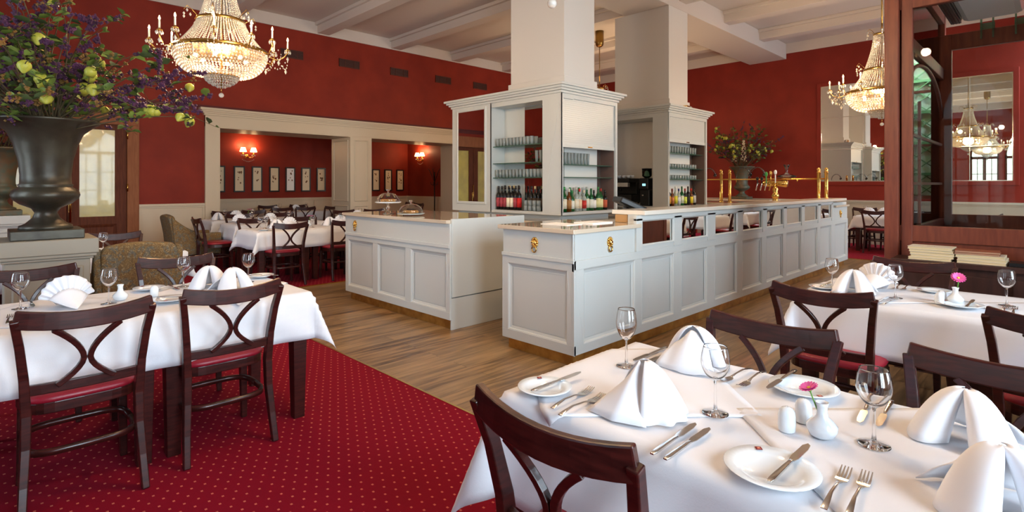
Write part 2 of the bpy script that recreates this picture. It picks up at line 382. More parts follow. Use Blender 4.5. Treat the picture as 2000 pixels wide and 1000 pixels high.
# green trellis and board added outside that window as something bright to reflect
t = thing('added_trellis', 'pale green lattice added outside to be reflected in the vestibule side glass', 'trellis', (16.2, -.6, 0)); m = MB()
for k in range(-8, 22):
    z = .1+.32*k; m.bar([(0, -1.7, z), (0, 1.3, z+2.4)], .03, .02, (1,0,0)); m.bar([(.02, 1.3, z), (.02, -1.7, z+2.4)], .03, .02, (1,0,0))
for k in range(6): m.box(-.02, .04, -1.3, 1.3, .9+.75*k, .96+.75*k)
obj('added_lattice', m, mat('added_trellis_green', (80,120,70), .6), t); obj('added_backboard', MB().box(.06, .1, -1.9, 1.4, 0, 5.4), mat('added_pale_green_board', (214,230,204), .8), t)
area('daylight', (15.55, -.8, 4.9), .5, (.5, 0, -1), 1500, DAY, 1.8)  # added lamp outside the far window, brightening the trellis and its board
wi = 1
for c, ax, w2 in [(x, 'x', .8) for x in WIN_S]+[(y, 'y', h) for y, h in zip(WIN_W, HW_W)]:
    f = MB()
    def put(u0, u1, z0, z1):
        if ax == 'x': f.box(u0, u1, YS-.16, YS-.1, z0, z1)
        else: f.box(XW-.16, XW-.1, u0, u1, z0, z1)
    put(c-w2, c-w2+.07, .55, 2.75); put(c+w2-.07, c+w2, .55, 2.75); put(c-.06, c+.06, .55, 2.75)
    put(c-w2, c+w2, .55, .63); put(c-w2, c+w2, 2.6, 2.72); put(c-w2, c+w2, 1.2, 1.23); put(c-w2, c+w2, 1.9, 1.93)
    put(c-w2*.52, c-w2*.52+.025, .6, 2.65); put(c+w2*.52-.025, c+w2*.52, .6, 2.65); put(c-.012, c+.012, 2.7, 3.52)
    pts = [(c-(w2-.03)*math.cos(PI*k/16), 2.75+.77*math.sin(PI*k/16)) for k in range(17)]
    pp = [((u, YS-.13, z) if ax == 'x' else (XW-.13, u, z)) for u, z in pts]
    f.tube(pp, .035, 6)
    wf = struct('window_%d' % wi, f, M_DOOR)
    p = MB()
    if ax == 'x': p.box(c-w2, c+w2, YS-.135, YS-.13, .6, 3.5)
    else: p.box(XW-.135, XW-.13, c-w2, c+w2, .6, 3.5)
    obj('pane', p, M_GLASS, wf); wi += 1

# wainscots (cream panels with a cap rail) and dark red ledge above the portal
def wains(name, o, U, N, L, h=1.06, step=1.6, m=None, lo=0):
    fx = frame_xf(o, U, N); mb = MB()
    pbox(mb, fx, 0, L, 0, h-.06, .001, .02); pbox(mb, fx, 0, L, h-.05, h, .001, .045); pbox(mb, fx, 0, L, h-.085, h-.05, .001, .03); pbox(mb, fx, 0, L, 0, .12, .001, .035)
    n = max(1, round(L/step)); s = L/n
    for k in range(n):
        pbox(mb, fx, k*s, k*s+.05, .12, h-.085, .001, .028); pbox(mb, fx, k*s+s-.05, k*s+s, .12, h-.085, .001, .028)
    return struct(name, mb, m or M_CREAM, bevel=.003)
wains('trim_4', (2.08, YN, 0), (1,0,0), (0,-1,0), 1.1)
wains('trim_5', (9.95, YN, 0), (1,0,0), (0,-1,0), 5.1)
wains('trim_6', (.6, 15, 0), (1,0,0), (0,-1,0), 9.4)
wains('trim_7', (10.0, 15, 0), (0,-1,0), (-1,0,0), 2.22)
wains('trim_8', (XE, YN, 0), (0,-1,0), (-1,0,0), 14.1, 1.05, 2.4, mat('sage_cream_lacquer', (190,186,170), .45))
l = MB(); l.box(XW, 15.0, YN-.05, YN-.001, 2.965, 3.0); l.box(XW, 3.1, YN-.03, YN-.001, 2.89, 2.965)
struct('trim_9', l, mat('dark_red_ledge', (84,16,13), .6))
# portal surround: jambs, lintel, cornice, panelled pier
s = MB()
for a, b in ((3.17, O1[0]), (O2[1], 9.95)):
    s.box(a, b, YN-.06, YN-.001, 0, 2.8)
s.box(3.17, 9.95, YN-.06, YN-.001, OT, 2.82); s.box(O1[1], O2[0], YN-.06, YN-.001, 0, OT)
for k, (dz, d) in enumerate(((2.80, .085), (2.84, .11), (2.87, .14), (2.90, .17))):
    s.box(3.17-d+.06, 9.95+d-.06, YN-d, YN-.001, dz, dz+.045)
# linings of the openings
for a, b in (O1, O2):
    s.box(a, a+.02, YN-.06, YB+.02, 0, OT); s.box(b-.02, b, YN-.06, YB+.02, 0, OT); s.box(a, b, YN-.06, YB+.02, OT-.02, OT)
fx = frame_xf((O1[1], YN-.06, 0), (1,0,0), (0,-1,0))
for v0, v1 in ((.15, .92), (1.02, 2.5)):
    pmould(s, fx, .08, .45, v0, v1, ((0, 0), (.01, .014), (.02, .014), (.03, 0)))
fx = frame_xf((O1[1]-.02, YB, 0), (0,-1,0), (-1,0,0))
for v0, v1 in ((.15, .92), (1.02, 2.5)):
    pmould(s, fx, .1, .84, v0, v1, ((0, 0), (.01, .014), (.02, .014), (.03, 0)))
struct('trim_10', s, M_CREAM, bevel=.003)
# vent grilles high on the red wall
for k, (a, b) in enumerate(((4.66, 5.16), (6.02, 6.55), (7.41, 7.94), (8.82, 9.35), (10.17, 10.69))):
    t = thing('vent_grille', ('dark brown vent grille behind the candle tips of the big chandelier', 'dark brown vent grille second from the big chandelier', 'dark brown vent grille in the middle of the row of five', 'dark brown vent grille second from the column', 'dark brown vent grille beside the column')[k], 'vent', ((a+b)/2, YN, 4.31), 0, 'vent grilles under the ceiling')
    w2 = (b-a)/2
    obj('backing', MB().box(-w2, w2, -.01, -.001, -.09, .09), mat('vent_dark', (52,24,18), .6), t)
    f = MB()
    f.box(-w2, w2, -.02, -.001, .08, .095); f.box(-w2, w2, -.02, -.001, -.095, -.08)
    for q in (-w2, -w2*.45, w2*.45, w2-.012): f.box(q, q+.012, -.02, -.001, -.09, .09)
    for q in range(5): f.box(-w2, w2, -.016, -.006, -.07+q*.032, -.062+q*.032)
    obj('grille', f, mat('vent_brown', (84,40,28), .5), t)
# double door left of the portal
dz = YN+.03
d = MB(); d.box(.1, .22, YN-.05, YN+.119, 0, 2.5); d.box(1.9, 2.08, YN-.05, YN+.119, 0, 2.5); d.box(.1, 2.08, YN-.05, YN+.119, 2.5, 2.8)
cs = struct('door_1', d, M_CASE, bevel=.006)
for k, (a, b) in enumerate(((.22, 1.055), (1.065, 1.9))):
    lf = MB(); g0, g1 = a+.16, b-.17
    lf.box(a, g0, dz-.02, dz+.03, .01, 2.5); lf.box(g1, b, dz-.02, dz+.03, .01, 2.5)
    lf.box(g0, g1, dz-.02, dz+.03, 2.40, 2.5); lf.box(g0, g1, dz-.02, dz+.03, .01, .86)
    fx = frame_xf((g0, dz-.02, 0), (1,0,0), (0,-1,0)); pmould(lf, fx, -.02, g1-g0+.02, .12, .72, ((0,0),(.01,.02),(.03,.012),(.05,0)))
    leaf = obj('door_leaf', lf, M_DOOR, cs, bevel=.003)
    obj('door_glass', MB().box(g0, g1, dz, dz+.01, .86, 2.4), M_FROST, leaf)
hd = MB(); hd.tube([(1.1, dz-.07, .78), (1.1, dz-.07, 1.42)], .016); hd.tube([(1.1, dz-.07, .85), (1.1, dz, .85)], .01); hd.tube([(1.1, dz-.07, 1.36), (1.1, dz, 1.36)], .01)
hd.box(1.08, 1.12, dz-.03, dz, .95, 1.2)
obj('door_handle', hd, M_BRASS, cs)
hg = MB()
for z in (.4, 1.3, 2.25): hg.tube([(1.905, dz-.09, z), (1.905, dz-.09, z+.14)], .013)
obj('door_hinge', hg, M_BRASS, cs)

# big wall mirrors on the far wall, divided by bevelled joints
def wall_mirror(y0, y1, z0, z1, lab, nc=2, nr=3):
    t = thing('wall_mirror', lab, 'mirror', (XE-.001, (y0+y1)/2, z0))
    hw = abs(y1-y0)/2; hh = z1-z0
    obj('mirror_glass', MB().box(-.02, -.001, -hw, hw, 0, hh), M_MIRROR, t)
    f = MB()
    for q in range(1, nc): f.box(-.026, -.019, -hw+2*hw*q/nc-.008, -hw+2*hw*q/nc+.008, 0, hh)
    for q in range(1, nr): f.box(-.026, -.019, -hw, hw, hh*q/nr-.008, hh*q/nr+.008)
    for a, b in ((-hw, -hw+.02), (hw-.02, hw)): f.box(-.028, -.019, a, b, 0, hh)
    f.box(-.028, -.019, -hw, hw, 0, .02); f.box(-.028, -.019, -hw, hw, hh-.02, hh)
    obj('bevel_strip', f, mat('bevelled_glass', (236,232,220), .08, metal=.8), t, bevel=.003)
    fr = MB()
    for a, b, c_, d_ in ((-hw-.09, -hw, -.09, hh+.09), (hw, hw+.09, -.09, hh+.09), (-hw, hw, -.09, 0), (-hw, hw, hh, hh+.09)): fr.box(-.035, -.001, a, b, c_, d_)
    obj('red_frame', fr, M_RED2, t, bevel=.006)
wall_mirror(2.35, 4.18, 1.5, 3.88, 'tall divided wall mirror on the red wall beside the smaller chandelier')
wall_mirror(.63, 2.0, 1.5, 3.74, 'tall divided wall mirror seen through the glass vestibule')

# pictures in the alcove
PX = [4.24, 4.83, 5.28, 5.80, 6.26, 6.73, 7.20, 8.87, 9.30, 9.69]
def onb(px):
    a = (px-1000)/1052; return 15*(.7028+.7114*a)/(.7114-.7028*a)
PPX = [428, 466.9, 501.7, 535.5, 566.7, 597, 626.7, 733.9, 757.7, 780.7]
nms = ['half hidden behind the portal jamb', 'under the double wall lamp, with a pale sketch', 'third in the long row', 'with two faint figures, fourth in the long row', 'with daylight glare painted on its paper, fifth in the long row', 'with brown blossoms at its top', 'nearest the portal pier in the long row', 'first of three beyond the pier', 'middle of three beyond the pier', 'last of three, next to the alcove corner']
rnd = random.Random(5)
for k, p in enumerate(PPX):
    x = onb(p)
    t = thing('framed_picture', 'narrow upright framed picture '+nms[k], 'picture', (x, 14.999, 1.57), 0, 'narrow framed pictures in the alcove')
    f = MB()
    for a, b, c_, d_ in ((-.135, -.105, -.34, .34), (.105, .135, -.34, .34), (-.105, .105, .305, .34), (-.105, .105, -.34, -.305)): f.box(a, b, -.03, 0, c_, d_)
    obj('frame', f, M_BLACK, t, bevel=.003)
    obj('paper', MB().box(-.105, .105, -.012, -.002, -.305, .305), mat('print_paper', (232,216,184), .5) if k != 4 else mat('print_paper_glare', (252,252,250), .3), t)  # fifth picture: daylight glare on its glass painted into the paper colour
    q = MB()
    for n in range(7):
        cx, cz, r = rnd.uniform(-.05, .05), rnd.choice((.17, .2, .05, 0, -.06))+rnd.uniform(-.04, .04), rnd.uniform(.008, .024)
        q.lathe([(0.001, 0), (r, 0)], (0,0,0), 7); n0 = len(q.v)-14
        for i in range(n0, len(q.v)): a_ = q.v[i]; q.v[i] = (cx+a_[0], -.0135, cz+a_[1]*1.4)
    obj('drawing', q, mat('ink_brown', (120,84,52), .8), t)
# double wall lamps
def wall_lamp(loc, rz, lab):
    t = thing('wall_lamp', lab, 'wall lamp', loc, rz, 'double wall lamps in the alcove')
    b = MB(); b.lathe([(.001, 0), (.05, .002), (.045, .012), (.02, .02), (.001, .02)]); b.xf(Matrix.Rotation(PI/2, 4, 'X'))
    for s in (-1, 1): b.tube([(0, -.02, 0), (s*.06, -.09, -.05), (s*.12, -.12, -.03), (s*.13, -.12, .03)], .008); b.lathe([(.001, 0), (.035, .008), (.035, .014), (.012, .018), (.012, .06)], (s*.13, -.12, .03), 12)
    obj('bracket', b, M_BRASS, t)
    c_ = MB()
    for s in (-1, 1):
        for q in range(8): c_.octa((s*.13+.045*math.cos(q*PI/4), -.12+.045*math.sin(q*PI/4), .01), .01, .022)
    for q in range(9): c_.octa((-.14+.035*q, -.1, -.1-.05*math.sin(PI*q/8)), .009, .016)
    obj('crystal_drop', c_, M_CRYS, t)
    for s in (-1, 1):
        obj('lamp_shade', MB().lathe([(.08, 0), (.085, .012), (.052, .11), (.05, .115)], (s*.13, -.12, .1), 20), M_SHADE, t, solid=.002)
    for s in (-1, 1):
        L = bpy.data.lights.new('lamp_light', 'POINT'); L.energy = 9; L.color = (1, .62, .3); L.shadow_soft_size = .06
        o = bpy.data.objects.new('lamp_light', L); COL.objects.link(o); o.parent = t; o.location = (s*.13, -.14, .27)
wall_lamp((5.0, 14.999, 2.18), 0, 'double shaded wall lamp glowing above the long row of pictures')
wall_lamp((9.999, 14.15, 2.22), -PI/2, 'double shaded wall lamp near the coat stand')
# coat stand
t = thing('coat_stand', 'black metal coat stand in the alcove corner', 'coat stand', (9.72, 13.15, 0.008))
obj('pole', MB().tube([(0,0,.05), (0,0,1.8)], .018), M_BLACK, t)
b = MB()
for q in range(4): a = q*PI/2+.4; b.tube([(0,0,.3), (.16*math.cos(a), .16*math.sin(a), .16), (.24*math.cos(a), .24*math.sin(a), .012)], .011)
obj('foot', b, M_BLACK, t)
for q in range(5):
    a = q*2*PI/5; obj('hook', MB().tube([(0,0,1.5), (.05*math.cos(a), .05*math.sin(a), 1.6), (.14*math.cos(a), .14*math.sin(a), 1.82), (.19*math.cos(a), .19*math.sin(a), 1.9)], .009).tube([(0,0,1.4), (.1*math.cos(a), .1*math.sin(a), 1.42), (.12*math.cos(a), .12*math.sin(a), 1.5)], .008), M_BLACK, t)

# ------------------------------------------------------------------ bar counters
def lion(par, fx):     # brass lion mask holding a ring, local u/v/h frame
    m = MB(); pt = lambda u, v, h: fx(u, v, h)
    def ball(u, v, h, r, sv=1):
        q = MB().sphere((0,0,0), r, 10, 6); q.v = [tuple(pt(u+a, v+c*sv, h+b)) for a, b, c in q.v]; m.add(q.v, q.f, True)
    ball(0, .028, .006, .026, 1.1)
    for k in range(10):
        a = 2*PI*k/10; ball(.028*math.cos(a), .03+.034*math.sin(a), .004, .012)
    ball(0, .016, .022, .012); ball(-.01, .034, .02, .005); ball(.01, .034, .02, .005); ball(0, .002, .018, .01)
    pts = [pt(.024*math.sin(2*PI*k/16), -.025-.026*math.cos(2*PI*k/16), .012) for k in range(17)]
    m.tube(pts, .0055, 6, caps=False)
    return obj('lion_handle', m, M_BRASS, par)
STEPS = ((0, .022), (.012, .016), (.014, .008), (.035, .002), (.042, .004))
def front(mb, fx, L, z0, z1, cols, rail=.07, stile=.06):
    # raised frame with moulded recessed panels; cols = list of (u0,u1) of the panels
    pbox(mb, fx, 0, L, z0, z0+rail, 0, .022); pbox(mb, fx, 0, L, z1-rail, z1, 0, .022)
    e = [0]+[x for c in cols for x in c]+[L]
    for i in range(0, len(e), 2): pbox(mb, fx, e[i], e[i+1], z0+rail, z1-rail, 0, .022)
    for a, b in cols: pmould(mb, fx, a, b, z0+rail, z1-rail, STEPS)
# service counter (peninsula), front face toward -x
t = thing('service_counter', 'grey panelled service counter carrying the glass cake domes', 'counter', (3.25, 4.15, 0))
X0, Y0, Y1 = 0, 0, 2.1
b = MB(); b.box(.022, 1.0, .03, Y1, .10, 1.04); b.box(.0, .022, 0, Y1, .82, 1.04)
fx = frame_xf((.022, Y1, 0), (0,-1,0), (-1,0,0))
front(b, fx, Y1, .10, .82, ((.07, .66), (.76, 1.33), (1.43, 2.04)), rail=.075)
pbox(b, fx, 0, Y1, .80, .835, .022, .034)
obj('body', b, M_GREY, t, bevel=.003)
obj('plinth', MB().box(.05, 1.0, .03, Y1-.05, .0, .10), M_KICK, t)
obj('worktop', MB().box(-.03, 1.05, .02, Y1+.03, 1.04, 1.075), M_STONE, t, bevel=.004)
sp = MB(); sp.box(.02, 1.03, -.012, .018, .32, 1.085); sp.box(.02, 1.03, .0, .018, 0.0, .31)
obj('side_panel', sp, M_GREY, t, bevel=.003)
lion(t, frame_xf((0, Y1-.25, .915), (0,-1,0), (-1,0,0)))
# bar counter: low front unit, long run with mirrored upper band, end unit, wing
XB, YB0 = 3.25, 2.61
t = thing('bar_counter', 'long grey panelled bar counter with a mirrored band and brass plinth', 'bar counter', (XB, YB0, 0))
LB = 7.7
b = MB(); b.box(.022, .95, .022, .80, .10, 1.04); b.box(.95, LB, .022, .16, .10, 1.12)
b.box(LB-.75, LB, .16, 4.6, .10, 1.04); b.box(.95, LB-.75, .16, .75, .10, .92)
obj('body', b, M_GREY, t)
fr = MB()
fx = frame_xf((.022, .80, 0), (0,-1,0), (-1,0,0)); front(fr, fx, .80, .10, .825, ((.07, .73),), rail=.075); pbox(fr, fx, 0, .8, .825, 1.04, 0, .012); pbox(fr, fx, -.0, .80, .81, .84, .02, .032)
fx = frame_xf((0, .022, 0), (1,0,0), (0,-1,0))
cols = [(.12, .85)]; bx0 = [4.21, 4.93, 5.67, 6.40, 7.15, 7.87, 8.61, 9.37]; bx1 = [4.78, 5.49, 6.25, 7.01, 7.75, 8.48, 9.24, 9.97]
for a, c_ in zip(bx0, bx1): cols.append((a-XB-.0, c_-XB))
cols.append((10.17-XB, 10.87-XB))
front(fr, fx, LB, .10, .83, cols, rail=.07)
pbox(fr, fx, 0, .86, .83, 1.04, 0, .012); pbox(fr, fx, 6.78, LB, .83, 1.04, 0, .012)
pbox(fr, fx, .86, 6.78, .83, .875, 0, .022); pbox(fr, fx, .86, 6.78, 1.10, 1.15, 0, .03)
e = [.86]+[v for a, c_ in zip(bx0, bx1) for v in (a-XB, c_-XB)]+[6.78]
for i in range(0, len(e), 2): pbox(fr, fx, e[i], e[i+1], .83, 1.12, 0, .03)
for a, c_ in zip(bx0, bx1): pmould(fr, fx, a-XB, c_-XB, .875, 1.10, ((0, .03), (.012, .012)))
fr.box(0, .0225, 0, .0225, .10, .835); fr.box(.012, .0225, .012, .0225, .83, 1.04)
obj('front_panel', fr, M_GREY, t, bevel=.002)
for a, c_ in zip(bx0, bx1):
    mm = MB(); f2 = frame_xf((0, .022, 0), (1,0,0), (0,-1,0)); pbox(mm, f2, a-XB, c_-XB, .875, 1.10, .001, .006)
    obj('mirror_inset', mm, M_MIRROR, t)
pl = MB(); pl.box(.05, LB-.05, .05, .15, 0, .10); pl.box(.05, .15, .15, .77, 0, .10); obj('plinth', pl, M_KICK, t)
for n, q in (('worktop', MB().box(-.03, .93, -.02, .83, 1.04, 1.075)), ('worktop', MB().box(LB-.78, LB+.03, -.02, 4.65, 1.04, 1.075)), ('worktop', MB().box(.95, LB-.75, .16, .78, .92, .95))):
    obj(n, q, M_STONE, t, bevel=.004)
obj('raised_ledge', MB().box(.93, 7.42, -.05, .30, 1.15, 1.19), mat('pale_ledge_stone', (222,216,204), .2, coat=.3), t, bevel=.005)
obj('ledge_support', MB().box(.92, .96, .0, .12, 1.04, 1.15), M_GREY, t)
lion(t, frame_xf((.01, .42, .915), (0,-1,0), (-1,0,0))); lion(t, frame_xf((.48, .01, .915), (1,0,0), (0,-1,0))); lion(t, frame_xf((7.25, .01, .915), (1,0,0), (0,-1,0)))
tag(obj('wooden_box', MB().box(-.06, .06, -.065, .065, 0, .072), mat('oak_box', (176,136,86), .5)), 'small oak box tucked under the end of the raised bar ledge', 'box').location = (4.25, 2.815, 1.076)

# shelving towers around the columns
def tower(x0, x1, y0, y1, lab, kind):
    t = thing('bar_cabinet', lab, 'cabinet', (x0, y0, 0)); W = x1-x0; D = y1-y0; zb, zt = 1.0, 2.70
    b = MB(); th = .045; nd = .28       # niche depth
    if kind == 1:
        ny0, ny1 = .34, 1.40           # open shelf niche in the -x face
        b.box(nd, W-.05, nd+.02, D, zb, zt)                                   # core
        b.box(0, nd, 0, ny0, zb, zt) if False else None
        b.box(0, nd, ny1, D, zb, zt)
        b.box(0, nd, 0, ny1, zb, zb+.04); b.box(0, nd, 0, ny1, 2.61, zt)
        b.box(0, .03, 0, ny0, zb, zt); b.box(0, nd, ny0-.03, ny0, zb, zt); b.box(0, nd, ny1, ny1+.03, zb, zt)
        b.box(0, .05, 0, .03, zb, zt); b.box(W-.05, W, 0, D, zb, zt); b.box(.05, W-.05, 0, nd+.02, zb, zb+.04); b.box(.05, W-.05, 0, nd, 2.62, zt)
    else:
        ny0, ny1 = .30, 1.9
        b.box(.55, W-.05, nd+.02, D, zb, zt)
        b.box(0, .55, ny1, D, zb, zt); b.box(0, .55, 0, ny1, zb, zb+.04); b.box(0, .55, 0, ny1, 2.61, zt)
        b.box(0, .03, 0, ny0, zb, zt); b.box(0, .55, ny0-.03, ny0, zb, zt)
        b.box(0, .05, 0, .03, zb, zt); b.box(W-.05, W, 0, D, zb, zt); b.box(.05, W-.05, 0, nd+.02, zb, zb+.04); b.box(.05, W-.05, 0, nd, 2.62, zt)
    obj('body', b, M_GREY, t, bevel=.003)
    c_ = MB()
    for z, o in ((2.68, .02), (2.715, .045), (2.745, .075), (2.775, .105)): c_.box(-o, W+o, -o, D+o, z, z+.034)
    obj('cornice', c_, M_GREY, t, bevel=.005)
    obj('base', MB().box(.1, W-.1, .1, D-.05, 0, 1.0), M_GREY, t)
    if kind == 1:
        obj('mirror_inset', MB().box(-.006, -.001, 1.56, 2.21, 1.15, 2.61), M_MIRROR, t)
        f = MB(); fx = frame_xf((0, 0, 0), (0,1,0), (-1,0,0)); pmould(f, fx, 1.52, 2.25, 1.11, 2.65, ((0, 0), (.006, .014), (.03, .016), (.045, .006)))
        obj('mirror_frame', f, M_GREY, t)
        obj('mirror_inset', MB().box(nd-.006, nd-.001, ny0, ny1-.45, zb+.05, 2.6), M_MIRROR, t)
        for z in (2.0, 1.74, 1.52): obj('glass_shelf', MB().box(.03, nd-.01, ny0, ny1, z, z+.01), M_SHELF, t)
    # +roller shutter and mirrored niche on the -y face
    obj('mirror_inset', MB().box(.06, W-.3, nd+.012, nd+.018, zb+.05, 2.6), M_MIRROR, t)
    obj('niche_lining', MB().box(W-.3, W-.06, nd+.008, nd+.018, zb+.05, 2.6).box(W-.06, W-.052, .03, nd, zb+.05, 2.6), mat('taupe_lining', (112,88,80), .4), t)
    sh = MB(); zs = 1.94 if kind == 1 else 2.17
    n = 22
    for k in range(n):
        z0_ = zs+.05+(2.62-zs-.05)*k/n; z1_ = zs+.05+(2.62-zs-.05)*(k+1)/n; sh.box(.05, W-.05, .025, .04, z0_+.0008, z1_)
    obj('roller_shutter', sh, M_GREY, t)
    obj('shutter_rail', MB().box(.05, W-.05, .015, .05, zs, zs+.05), M_GREY, t, bevel=.003)
    obj('shutter_handle', MB().box(W/2-.05, W/2+.05, .008, .02, zs+.015, zs+.03), M_BRASS, t)
    for z in ((1.70, 1.52) if kind == 1 else (1.98, 1.71, 1.51)): obj('glass_shelf', MB().box(.055, W-.06, .05, nd, z, z+.01), M_SHELF, t)
    return t
M_SHELF = hazyglass('green_glass_shelf', (160,206,184), .25)
T1X, T1Y, T2X, T2Y = 5.63, 4.75, 8.45, 4.72
tower(T1X, 6.97, T1Y, 7.12, 'grey cabinet around the first column with bottles, glasses and a raised shutter', 1)
tower(T2X, 9.92, T2Y, 7.0, 'grey cabinet around the second column with the coffee machine niche', 2)
t = thing('back_counter', 'low grey back counter behind the bar under the bottle cabinets', 'counter', (5.2, 4.35, 0))
obj('body', MB().box(.03, .52, .03, 2.9, 0, .9).box(.52, 4.9, .03, .46, 0, .9), M_GREY, t)
obj('worktop', MB().box(0, .52, 0, 2.9, .9, .94).box(.52, 4.9, 0, .46, .9, .94).box(1.9, 3.2, .46, 2.6, .9, .94), M_STONE, t, bevel=.004)
# ------------------------------------------------------------------ furniture
def make_chair():
    # local: facing +y, origin on the floor below the middle of the back
    t = thing('dining_chair', '', 'chair')
    W = .21
    def pq(n, f): return [f(i/n) for i in range(n+1)]
    for s in (-1, 1):     # rear leg and back post in one curved piece
        m = MB(); pts = []
        for z, y, x in ((0, -.055, W+.005), (.15, -.02, W-.002), (.3, .005, W-.01), (.44, .012, W-.012), (.6, -.005, W-.004), (.74, -.035, W+.01), (.86, -.075, W+.028)): pts.append((s*x, y, z))
        m.bar(pts, [.03,.032,.034,.036,.034,.032,.03], [.034,.04,.046,.05,.042,.036,.03], (1,0,0))
        obj('rear_leg', m, M_WOOD, t, bevel=.004)
    m = MB()
    m.bar(pq(10, lambda u: ((u*2-1)*(W+.03), -.068-.03*(1-(u*2-1)**2), .835+.028*(u*2-1)**2)), [.075]*11, .024, (0,0,1)); obj('top_rail', m, M_WOOD, t, bevel=.005)
    m = MB()
    m.bar(pq(8, lambda u: ((u*2-1)*(W-.01), .0-.02*(1-(u*2-1)**2), .545)), .045, .022, (0,0,1)); obj('lower_rail', m, M_WOOD, t, bevel=.004)
    m = MB()
    for s in (-1, 1):
        pts = []
        for i in range(13):
            u = i/12; z = .555+.25*u; x = .011+.105*abs((u-.42)/.58)**1.75 if u > .42 else .011+.09*abs((u-.42)/.42)**1.75
            pts.append((s*x, -.015-.022-.05*u**1.6, z))
        m.bar(pts, .022, .02, (1,0,0))
    obj('back_splat', m, M_WOOD, t, bevel=.003)
    # seat: rounded trapezoid cushion on a frame
    def outline(k, inset=0):
        n = 28; out = []
        for i in range(n):
            a = 2*PI*i/n; c, s_ = math.cos(a), math.sin(a); e = .45
            x = (.225-inset)*math.copysign(abs(c)**e, c); y = (.2-inset)*math.copysign(abs(s_)**e, s_)
            x *= 1-.10*(y < 0)*(-y/.2) if y < 0 else 1+.0
            out.append((x, .235+y))
        return out
    m = MB(); rings = ((.0, .465), (-.004, .478), (.004, .492), (.03, .503), (.08, .508)); vs = []
    for ins, z in rings: vs += [(x, y, z) for x, y in outline(0, ins)]
    n = 28; m.add(vs, [(r*n+k, r*n+(k+1)%n, (r+1)*n+(k+1)%n, (r+1)*n+k) for r in range(4) for k in range(n)], True)
    m.add(vs[-n:], [tuple(range(n))], True); m.add(vs[:n], [tuple(range(n-1,-1,-1))])
    obj('seat', m, M_SEAT, t)
    m = MB(); m.prism(outline(0, .004), .415, .464); obj('seat_frame', m, M_WOOD, t, bevel=.004)
    for s in (-1, 1):
        m = MB(); m.bar([(s*.19, .385, .42), (s*.195, .39, .2), (s*.2, .395, 0)], [.042,.036,.03], [.042,.036,.03], (1,0,0)); obj('leg', m, M_WOOD, t, bevel=.004)
    m = MB(); pts = [(s_*.0+.198*math.copysign(min(1, abs(math.cos(a))**.5), math.cos(a)), .195+.19*math.copysign(abs(math.sin(a))**.5, math.sin(a)), .26) for s_, a in [(0, 2*PI*i/24) for i in range(25)]]
    m.bar(pts, .026, .018, (0,0,1), True); obj('stretcher', m, M_WOOD, t)
    return t
chair = Proto(make_chair)
def make_table(L, W):
    t = thing('dining_table', '', 'table')
    obj('tabletop', MB().box(-L/2, L/2, -W/2, W/2, .725, .75), M_WOOD3, t)
    obj('apron', MB().box(-L/2+.04, L/2-.04, -W/2+.04, W/2-.04, .64, .725), M_WOOD, t)
    for sx in (-1, 1):
        for sy in (-1, 1):
            m = MB(); x, y = sx*(L/2-.05), sy*(W/2-.05)
            m.bar([(x, y, .725), (x, y, .4), (x, y, 0)], [.09,.078,.062], [.09,.078,.062], (1,0,0)); obj('leg', m, M_WOOD, t, bevel=.003)
    return t
TB = {}
def table(x0, x1, y0, y1, label, group=None):
    L, W = round(x1-x0, 2), round(y1-y0, 2)
    if (L, W) not in TB: TB[(L, W)] = Proto(lambda: make_table(L, W))
    return TB[(L, W)](label, ((x0+x1)/2, (y0+y1)/2, .008), 0, group)
def drape(fn_uv, nu, nv, x0, x1, y0, y1, z, amp, seed, k=9, lim=None):
    # cloth over a table edge: flat cloth point -> draped point
    rd = random.Random(seed); ph = [rd.uniform(0, 6) for _ in range(4)]; m = MB(); R = .012
    def f(u, v):
        x, y = fn_uv(u, v); cx, cy = min(max(x, x0), x1), min(max(y, y0), y1); dx, dy = x-cx, y-cy; d = math.hypot(dx, dy)
        zz = z+.0012*math.sin(x*31+ph[0])*math.sin(y*27+ph[1])
        if d < 1e-6: return (x, y, zz)
        ox, oy = dx/d, dy/d; ang = math.atan2(abs(dy), abs(dx)); crn = math.sin(2*ang)**2
        s_ = (x+y*1.3); w = amp*min(1, d/.2)*(math.sin(k*s_+ph[2])+.5*math.sin(2.3*k*s_+ph[3]))
        out = R*min(1, d/.02)+.05*d+w+crn*.30*d
        return (cx+ox*out, cy+oy*out, z-max(0, d-.008)*(1-.10*crn))
    m.grid(f, nu, nv); return m
def cloth(x0, x1, y0, y1, drop, label, step=.035, z=.758, seed=1, amp=.012, group=None, zb=0):
    L, W = x1-x0+2*drop, y1-y0+2*drop
    m = drape(lambda u, v: (x0-drop+u*L, y0-drop+v*W), max(8, int(L/step)), max(8, int(W/step)), x0, x1, y0, y1, z+.008, amp, seed)
    o = obj('tablecloth', m, M_WHITE, None, solid=.0025); tag(o, label, 'tablecloth', group); return o
def overlay(cx, cy, half, x0, x1, y0, y1, label, seed, z=.762, step=.025):
    # square over-cloth laid diagonally, its tips hanging over the edges
    n = int(half*1.6/step)
    m = drape(lambda u, v: (cx+(u-v)*half, cy+(u+v-1)*half), n, n, x0-.011, x1+.011, y0-.011, y1+.011, z+.0085, .012, seed, 9)
    o = obj('overlay_cloth', m, M_WHITE, None, solid=.002); tag(o, label, 'tablecloth'); return o

